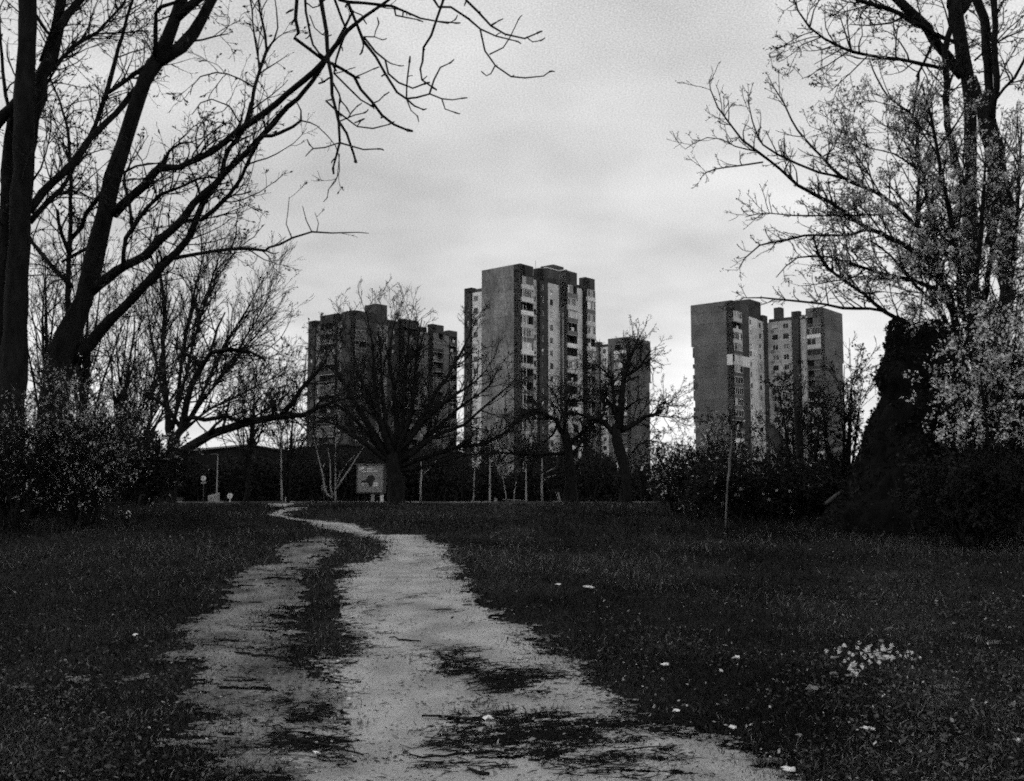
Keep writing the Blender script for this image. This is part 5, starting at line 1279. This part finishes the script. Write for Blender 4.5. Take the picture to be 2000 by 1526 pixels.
# leaning dead trunk, broken sapling and pale stake in the scrub
t = Tree('leaning_dead_trunk', 'grey dead trunk leaning left in the dark scrub before the right hand tower', 'dead tree', base_at(1592, 20.8), 20.8, 96, 'bark_near')
m2 = material('dead_wood', .06, .95, 6, .4, .5, 14, spec=.1)
t.limb([(1598, foot(1598, 20.8) + 8, 14), (1572, 955, 12.5), (1545, 915, 12), (1522, 872, 11.5), (1504, 836, 11), (1500, 828, 6)], 20.8, 21.4, 'trunk', 12, .2, .04, mat=m2); t.done()
t = Tree('broken_sapling', 'broken off upright dark sapling in the scrub before the right hand tower', 'dead tree', base_at(1563, 20.2), 20.2, 97, 'bark_near')
t.limb([(1566, foot(1566, 20.2) + 6, 7), (1564, 930, 6.4), (1561, 868, 6), (1557, 820, 5), (1554, 794, 4.4)], 20.2, 20.2, 'trunk', 8, .3, .04); t.limb([(1558, 830, 2), (1570, 800, 1.5), (1590, 775, 1)], 20.2); t.done()
t = Tree('pale_stake', 'thin pale crooked stake standing at the lawn edge before the scrub', 'stake', base_at(1418, 17.5), 17.5, 98, 'bark_pale')
t.limb([(1417, foot(1417, 17.5) + 3, 2.0), (1419, 980, 1.8), (1421, 945, 1.9), (1425, 915, 2.8), (1424, 900, 2.4), (1428, 875, 1.8), (1429, 840, 1.2)], 17.5, 17.5, 'trunk', 6, .3, mat=material('stake_bark', .12, .9, 9, .45, .4, 20, spec=.1)); t.done()
t = Tree('fallen_log', 'short pale log lying against the foot of the stump', 'log', base_at(1632, 17.6), 17.6, 99, 'bark_near')
t.limb([(1613, 984, 3.6), (1622, 977, 4.2), (1634, 968, 4), (1646, 960, 3.4)], 17.6, 17.8, 'trunk', 8, .2, .05, mat=m2); t.done()

# dark belt of undergrowth behind the lawn, reading as one mass
def belt(name, label, n, pxr, Yr, topf, mat, seed, size):
    rg = np.random.default_rng(seed)
    px = rg.uniform(*pxr, n); Y_ = rg.uniform(*Yr, n); u = rg.beta(1.1, 1.2, n)
    bot = 985.0; py = bot - u * (bot - np.array([topf(x) for x in px]))
    P = spot(px, py, Y_)
    P[:, 2] = np.maximum(P[:, 2], terrain(P[:, 0], P[:, 1]) + .05)
    V, F = leaf_quads(P, rg.uniform(*size, n), rg, .6)
    m_ = n // 22; i = rg.integers(0, n, m_)
    G = P[i].copy(); G[:, 2] = terrain(G[:, 0], G[:, 1])
    Pt, R = grow(G, np.stack([rg.normal(0, .25, m_), rg.normal(0, .2, m_), np.ones(m_)], -1), np.maximum(.5, P[i, 2] - G[:, 2]) * rg.uniform(.8, 1.25, m_), np.full(m_, .06), np.full(m_, .02), 3, .12, .05, .05, rg)
    V2, F2 = tubes(Pt, R, 3)
    put(name, raw_mesh(name, np.concatenate([V, V2]), np.concatenate([F, F2 + len(V)])), M[mat], kind='stuff', label=label)
def hump(x): return 905 + 18 * math.sin(x * .021) + 14 * math.sin(x * .057 + 1) + 8 * math.sin(x * .13)
belt('undergrowth', 'dark belt of undergrowth along the road beyond the lawn', 30000, (820, 1420), (106, 122), hump, 'leaf_dark', 101, (.25, .6))
belt('undergrowth', 'dark hedge strip before the halls', 30000, (360, 860), (108, 118), lambda x: 898 + 12 * math.sin(x * .035) + 7 * math.sin(x * .11), 'leaf_dark', 102, (.25, .55))
belt('undergrowth', 'dark undergrowth at the far left behind the scrub', 16000, (-120, 300), (62, 80), lambda x: 900 + 22 * math.sin(x * .02 + 2) + 8 * math.sin(x * .09), 'leaf_dark', 103, (.2, .5))
belt('undergrowth', 'dark undergrowth at the far right behind the scrub', 22000, (1290, 2150), (40, 60), lambda x: 915 + 15 * math.sin(x * .03), 'leaf_dark', 104, (.15, .4))

# ------------------------------------------------------------------ the lawn's own cover
def blades(n, seed, hgt, wid, mat, name, label, keep):
    rg = np.random.default_rng(seed)
    py = 984 + (1640 - 984) * rg.random(n) ** 1.25; px = np.where(rg.random(n) < .8, rg.uniform(-120, 2120, n), rg.uniform(-1100, 3100, n))
    P = lawn_spot(px, py)
    P[:, 0] += rg.normal(0, .03, n); P[:, 1] += rg.normal(0, .03, n)
    px, py = seen(np.stack([P[:, 0], P[:, 1], terrain(P[:, 0], P[:, 1])], -1))
    k = keep(px, py, P, rg); P = P[k]; n = len(P)
    P[:, 2] = terrain(P[:, 0], P[:, 1])
    d = np.maximum(P[:, 1], 4.5)
    clump = fbm(P[:, 0] * 1.3, P[:, 1] * 1.3, 17, 4) * 1.4
    h = hgt * rg.uniform(.45, 1.3, n) * (1 + 1.1 * clump) * np.clip(d / 9, .75, 1.7)
    w = np.maximum(wid, .75 * d / 995) * rg.uniform(.6, 1.2, n)
    a = rg.uniform(0, 2 * math.pi, n)
    side = np.stack([np.cos(a), np.sin(a), 0 * a], -1) * w[:, None] / 2
    lean = np.stack([rg.normal(0, .55, n), rg.normal(0, .55, n), np.ones(n)], -1) * h[:, None]
    mid = P + lean * np.array([.35, .35, .62]); tip = P + lean * np.array([1.1, 1.1, .95])
    V = np.stack([P - side, P + side, mid + side * .8, mid - side * .8, tip], 1).reshape(-1, 3)
    b = np.arange(n)[:, None] * 5; nr = (P[:, 1] < 8.5)[:, None][:, 0]
    put(name, raw_mesh(name, V, [b[nr] + np.array([0, 1, 2, 3]), b[nr] + np.array([3, 2, 4]), b[~nr] + np.array([0, 1, 4])]), M[mat], kind='stuff', label=label)
def off_lane(px, py, P, rg):
    n = len(px); d = np.maximum(P[:, 1], 3)
    main, side, bare = lanes(px + rg.normal(0, .13, n) * FPX / d, py + rg.normal(0, .10, n) * EYE * FPX / d ** 2, P)
    p = np.where(main, .004, np.where(side, .04, np.where(bare, .45, 1.0)))
    return rg.random(n) < p
blades(440000, 201, .05, .006, 'grass', 'grass', 'short dark grass of the lawn', off_lane)
blades(140000, 202, .06, .006, 'straw', 'dry_grass', 'dry pale blades scattered in the lawn', lambda px, py, P, rg: off_lane(px, py, P, rg) & (fbm(P[:, 0] * .7, P[:, 1] * .7, 31, 3) + .02 > rg.random(len(px)) * .5 - .06))
# taller weeds along the scrub and at the crest
def weeds(n, seed, pxr, pyr, hgt, label):
    rg = np.random.default_rng(seed); P = lawn_spot(rg.uniform(*pxr, n), rg.uniform(*pyr, n))
    d = np.stack([rg.normal(0, .4, n), rg.normal(0, .4, n), np.ones(n)], -1)
    Pt, R = grow(P, d, rg.uniform(.4, 1, n) * hgt, np.maximum(.003, .35 * P[:, 1] / 995), np.full(n, .0015), 3, .15, -.02, .12, rg)
    V, F = tubes(Pt, R, 3); put('weeds', raw_mesh('weeds', V, F), M['grass'], kind='stuff', label=label)
weeds(2800, 211, (1080, 2050), (990, 1060), .38, 'taller dark weeds along the foot of the right scrub')
weeds(1800, 212, (-60, 420), (990, 1040), .32, 'taller dark weeds along the foot of the left scrub')
weeds(1200, 213, (600, 1250), (984, 1010), .14, 'weeds along the far crest of the lawn')
# broad leaved weeds low in the grass, in drifts
rg = np.random.default_rng(215); n = 90000
px, py = np.where(rg.random(n) < .85, rg.uniform(-120, 2120, n), rg.uniform(-1000, 3000, n)), 988 + 650 * rg.random(n) ** 1.2
P = lawn_spot(px, py); k = off_lane(px, py, P, rg) & (fbm(P[:, 0] * .9, P[:, 1] * .9, 57, 4) + .10 > rg.random(n) * .34); P = P[k]; P[:, 2] = terrain(P[:, 0], P[:, 1]) + rg.uniform(.01, .075, len(P))
V, F = leaf_quads(P, rg.uniform(.010, .036, len(P)), rg, .5, axis=np.stack([rg.normal(size=len(P)), rg.normal(size=len(P)), .4 + .3 * rg.normal(size=len(P))], -1))
put('lawn_weeds', raw_mesh('lawn_weeds', V, F), M['weed'], kind='stuff', label='low broad leaved weeds in drifts through the lawn')
# small stones lying on the lanes
n = 5200; px, py = rg.uniform(330, 1600, n), 1030 + 530 * rg.random(n) ** .9; P = lawn_spot(px, py); mn_, sd_, _b2 = lanes(px, py, P); P = P[mn_ | sd_]; n = len(P); P[:, 2] = terrain(P[:, 0], P[:, 1]) + .018
rad = rg.uniform(.002, .011, n) * rg.random(n) ** .6 + .0015
o6 = np.array([[1,0,0],[0,1,0],[-1,0,0],[0,-1,0],[0,0,.7],[0,0,-.7]], float)
V = P[:, None] + (o6[None] + rg.normal(0, .22, (n, 6, 3))) * rad[:, None, None] * np.array([1.2, 1, .7])
f8 = np.array([[0,1,4],[1,2,4],[2,3,4],[3,0,4],[1,0,5],[2,1,5],[3,2,5],[0,3,5]])
put('small_stones', raw_mesh('small_stones', V.reshape(-1, 3), (np.arange(n)[:, None, None] * 6 + f8).reshape(-1, 3)), M['pebble'], kind='stuff', label='small stones and crumbs of earth on the dirt path')
# small dead leaves and crumbs
rg = np.random.default_rng(221); n = 4200
px, py = rg.uniform(-60, 2060, n), 1000 + 560 * rg.random(n); py = np.where((px > 1000) | (rg.random(n) < .35), py, py + 9999); ok = py < 1600; P = lawn_spot(px[ok], py[ok]); P[:, 2] += rg.uniform(.02, .06, len(P))
V, F = leaf_quads(P, np.where(rg.random(len(P)) < .07, rg.uniform(.025, .055, len(P)), rg.uniform(.006, .028, len(P))), rg, .45, flat=.0, axis=np.stack([rg.normal(size=len(P)), rg.normal(size=len(P)), .2 * rg.normal(size=len(P))], -1))
put('dead_leaves', raw_mesh('dead_leaves', V, F), M['dead_leaf'], kind='stuff', label='small pale dead leaves scattered through the lawn')
# twigs and fibres lying on the lanes
def patch(rg, n, specs, wisps=26):
    """strands gathered in flat wisps, the wisps gathered in drifts."""
    ax, ay = [], []
    for cx, cy, sx, sy, w in specs:
        m_ = int(n * w); c = max(4, int(wisps * w * 8)); wx, wy = rg.normal(cx, sx, c), rg.normal(cy, sy, c)
        i = rg.integers(0, c, m_) if m_ < c * 2 else (rg.random(m_) ** 1.6 * c).astype(int)
        spread = rg.uniform(.4, 1.6, c)[i]
        ax.append(wx[i] + rg.normal(0, 22, m_) * spread); ay.append(wy[i] + rg.normal(0, 4.5, m_) * spread)
    return np.concatenate(ax), np.concatenate(ay)
sp = patch(rg, 2900, [(1050,1438,90,26,.36),(1000,1332,50,14,.15),(905,1300,26,9,.07),(1280,1418,50,14,.07),(600,1446,40,12,.07),(610,1395,40,30,.06),(840,1180,55,50,.02),(700,1200,26,70,.06),(860,1110,60,25,.02),(1200,1482,50,18,.06),(470,1505,60,20,.04),(560,1300,60,50,.03)])
twig_bits('twig_debris', 0, sp, rg, (.03, .19), .0034, 'bark_near', 'dark twigs and rootlets lying on the dirt path')
sp = patch(rg, 1300, [(620,1300,110,110,.5),(500,1400,80,80,.3),(900,1400,180,80,.2)])
twig_bits('twig_crumbs', 0, sp, rg, (.008, .04), .004, 'bark_near', 'small dark crumbs lying on the dirt path')
# single sticks one can point at
def stick(label, rows, Y=None):
    P = lawn_spot([a for a, b, r in rows], [b for a, b, r in rows]); P[:, 2] += .03
    r = metres(np.array([c for a, b, c in rows]), P[:, 1])
    q = spline(np.column_stack([P, r]), .05); q[1:-1, :3] += rg.normal(0, .004, (len(q) - 2, 3))
    V, F = tubes(q[None, :, :3], q[None, :, 3], 6)
    o = P.mean(0)
    ob = put('fallen_stick', raw_mesh('fallen_stick', V - o, F, True), M['bark_near'], None, label, 'stick', 'fallen sticks on the dirt path'); ob.location = o
stick('dark fallen stick lying across the fainter left wheel track', [(458,1288,1.6),(500,1291,2.6),(560,1296,2)])
stick('fallen stick pointing right at the lower middle of the path', [(566,1436,3),(620,1448,2.6),(710,1467,1.8)])
stick('long stick at the upper left of the twig heap on the path', [(824,1391,1.8),(880,1396,2.4),(940,1404,1.6)])
stick('stick lying along the lower left of the twig heap', [(800,1463,1.4),(850,1468,2.4),(910,1460,2.6),(990,1466,1.8)])
stick('dark short thick stick at the bottom centre of the path', [(916,1494,3),(935,1502,4),(955,1506,3)])
stick('thin stick right of the twig heap pointing to the grass', [(1190,1474,1.6),(1240,1470,1.6),(1292,1467,1.2)])
stick('forked looking stick in the narrow middle of the path', [(760,1246,1.2),(790,1252,1.8),(822,1256,1.2)])
stick('stick across the path above the twig heap', [(860,1294,1.6),(900,1300,2.2),(930,1301,1.2)])
# pale scraps and big leaves one can point at
def scrap(name, label, px, py, w, h, mat, seed, cat='scrap', lobes=0):
    rr = np.random.default_rng(seed); P = lawn_spot(px, py); Yd = P[1]; W = metres(w, Yd); W *= .8; H = max(metres(h, Yd) * .8, W * .2)
    k = 11; a = np.arange(k) * 2 * math.pi / k; q = np.clip(1 + rr.normal(0, .38, k), .25, 1.7)
    if lobes: q = q * (1 + .45 * np.cos(lobes * a + rr.uniform(0, 6)))
    rings = []
    for s in (1, .55):
        rings.append(np.stack([W / 2 * q * s * np.cos(a), W * .30 * q * s * np.sin(a), H * (.18 + .5 * (1 - s) + rr.uniform(-.14, .3, k))], -1))
    V = np.vstack(rings + [np.array([[0, 0, H * .5]])]); V = np.vstack([V, V - [0, 0, .004]])
    m_ = 2 * k + 1; j = np.arange(k); jn = (j + 1) % k
    q4 = np.stack([j, jn, k + jn, k + j], -1); t3 = np.stack([k + j, k + jn, 0 * j + 2 * k], -1)
    rim = np.stack([j, j + m_, jn + m_, jn], -1)
    o = put(name, raw_mesh(name, V, [np.concatenate([q4, q4[:, ::-1] + m_, rim]), np.concatenate([t3, t3[:, ::-1] + m_])]), M[mat], None, label, cat, 'pale scraps and leaves in the grass')
    o.location = P + np.array([0, 0, .03]); o.rotation_euler = (rr.normal(-.0, .1) + .25, rr.normal(0, .12), rr.uniform(-.5, .5))
for i, (nm, lab, px, py, w, h, mat, lo) in enumerate([
    ('fallen_leaf', 'large pale crumpled leaf below the white blossoms in the grass', 1588, 1368, 40, 18, 'dead_leaf', 3), ('paper_scrap', 'flat pale scrap beside the upper right of the path', 1150, 1164, 26, 7, 'scrap', 0), ('paper_scrap', 'small white scrap near the path, left of the wider pale scrap', 1090, 1158, 13, 5, 'scrap', 0),
    ('paper_scrap', 'bright narrow scrap in the middle of the right lawn', 1440, 1298, 19, 7, 'scrap', 0), ('paper_scrap', 'pale scrap low in the grass at the right path edge', 1300, 1305, 22, 6, 'scrap', 0), ('fallen_leaf', 'pale upright leaf at the bottom, right of the path', 1561, 1448, 13, 11, 'dead_leaf', 2), ('paper_scrap', 'white scrap at the very bottom beside the path', 1545, 1516, 34, 11, 'scrap', 0),
    ('fallen_leaf', 'lone pale leaf above the white blossoms', 1737, 1239, 18, 9, 'dead_leaf', 0), ('fallen_leaf', 'curled pale leaf left of the lone pale leaf', 1721, 1260, 13, 9, 'dead_leaf', 2), ('fallen_leaf', 'star shaped pale leaf by the right picture edge', 1980, 1406, 18, 16, 'dead_leaf', 5), ('paper_scrap', 'bright scrap in the bottom right corner', 1990, 1473, 16, 9, 'scrap', 0),
    ('paper_scrap', 'white scrap where the twig heap meets the right grass', 1321, 1397, 18, 7, 'scrap', 0), ('paper_scrap', 'bright crumpled scrap on the twig heap', 953, 1400, 24, 12, 'scrap', 0), ('paper_scrap', 'small pale crumb on the path below the grass strip', 681, 1364, 9, 9, 'scrap', 0), ('paper_scrap', 'white scrap alone in the dark left grass', 264, 1254, 16, 5, 'scrap', 0),
    ('paper_scrap', 'tiny white scrap at the left edge of the wheel track', 390, 1302, 7, 5, 'scrap', 0), ('fallen_leaf', 'pale leaf low in the right lawn near the long bare patch', 1665, 1347, 24, 10, 'dead_leaf', 2), ('fallen_leaf', 'pale leaf left of the white blossoms', 1632, 1340, 22, 9, 'dead_leaf', 0), ('fallen_leaf', 'pale leaf high on the right lawn', 1816, 1058, 16, 8, 'dead_leaf', 0), ('paper_scrap', 'small bright scrap at the grass strip tip in the path', 661, 1296, 9, 5, 'scrap', 0),
    ('fallen_leaf', 'dull leaf in the middle of the right lawn', 1630, 1303, 14, 8, 'dead_leaf', 3), ('fallen_leaf', 'pale leaf near the right edge, above the star shaped leaf', 1972, 1233, 10, 8, 'dead_leaf', 0), ('paper_scrap', 'thin pale scrap right of the bare patch by the path', 1428, 1428, 20, 5, 'scrap', 0), ('paper_scrap', 'flat pale sliver low in the right lawn', 1696, 1440, 24, 5, 'scrap', 0), ('paper_scrap', 'pale chip on the left part of the path near the bottom', 618, 1466, 11, 5, 'scrap', 0)]):
    scrap(nm, lab, px, py, w, h, mat, 300 + i, 'leaf' if nm == 'fallen_leaf' else 'scrap', lo)
# white blossoms lying in the grass: a small cluster, each one a thing
rg = np.random.default_rng(241); proto = None
for i in range(64):
    px, py = (rg.normal(1715, 38), rg.normal(1315, 14)) if i < 52 else (rg.uniform(1650, 1690), rg.normal(1352, 4))
    P = lawn_spot(px, py)
    if proto is None:
        k = 6; a = np.arange(k) * 2 * math.pi / k; q = np.where(np.arange(k) % 2, .55, 1.0)
        V = np.vstack([np.stack([.019 * q * np.cos(a), .019 * q * np.sin(a), .012 + 0 * a], -1), [[0, 0, .0]], np.stack([.012 * q * np.cos(a), .012 * q * np.sin(a), .022 + 0 * a], -1), [[0, 0, .028]]])
        proto = raw_mesh('white_blossom', V, np.vstack([[[(i_ + 1) % k, i_, 6] for i_ in range(k)], [[7 + i_, 7 + (i_ + 1) % k, 13] for i_ in range(k)]])); proto.materials.append(M['blossom'])
    o = put('white_blossom', proto, None, None, 'small white blossom fallen among others in the right lawn', 'blossom', 'white blossoms fallen in the grass')
    o.location = P + np.array([0, 0, rg.uniform(.06, .12)]); o.rotation_euler = (rg.normal(.3, .4), rg.normal(0, .4), rg.uniform(0, 6)); s = rg.uniform(.65, 1.25); o.scale = (s, s, s)
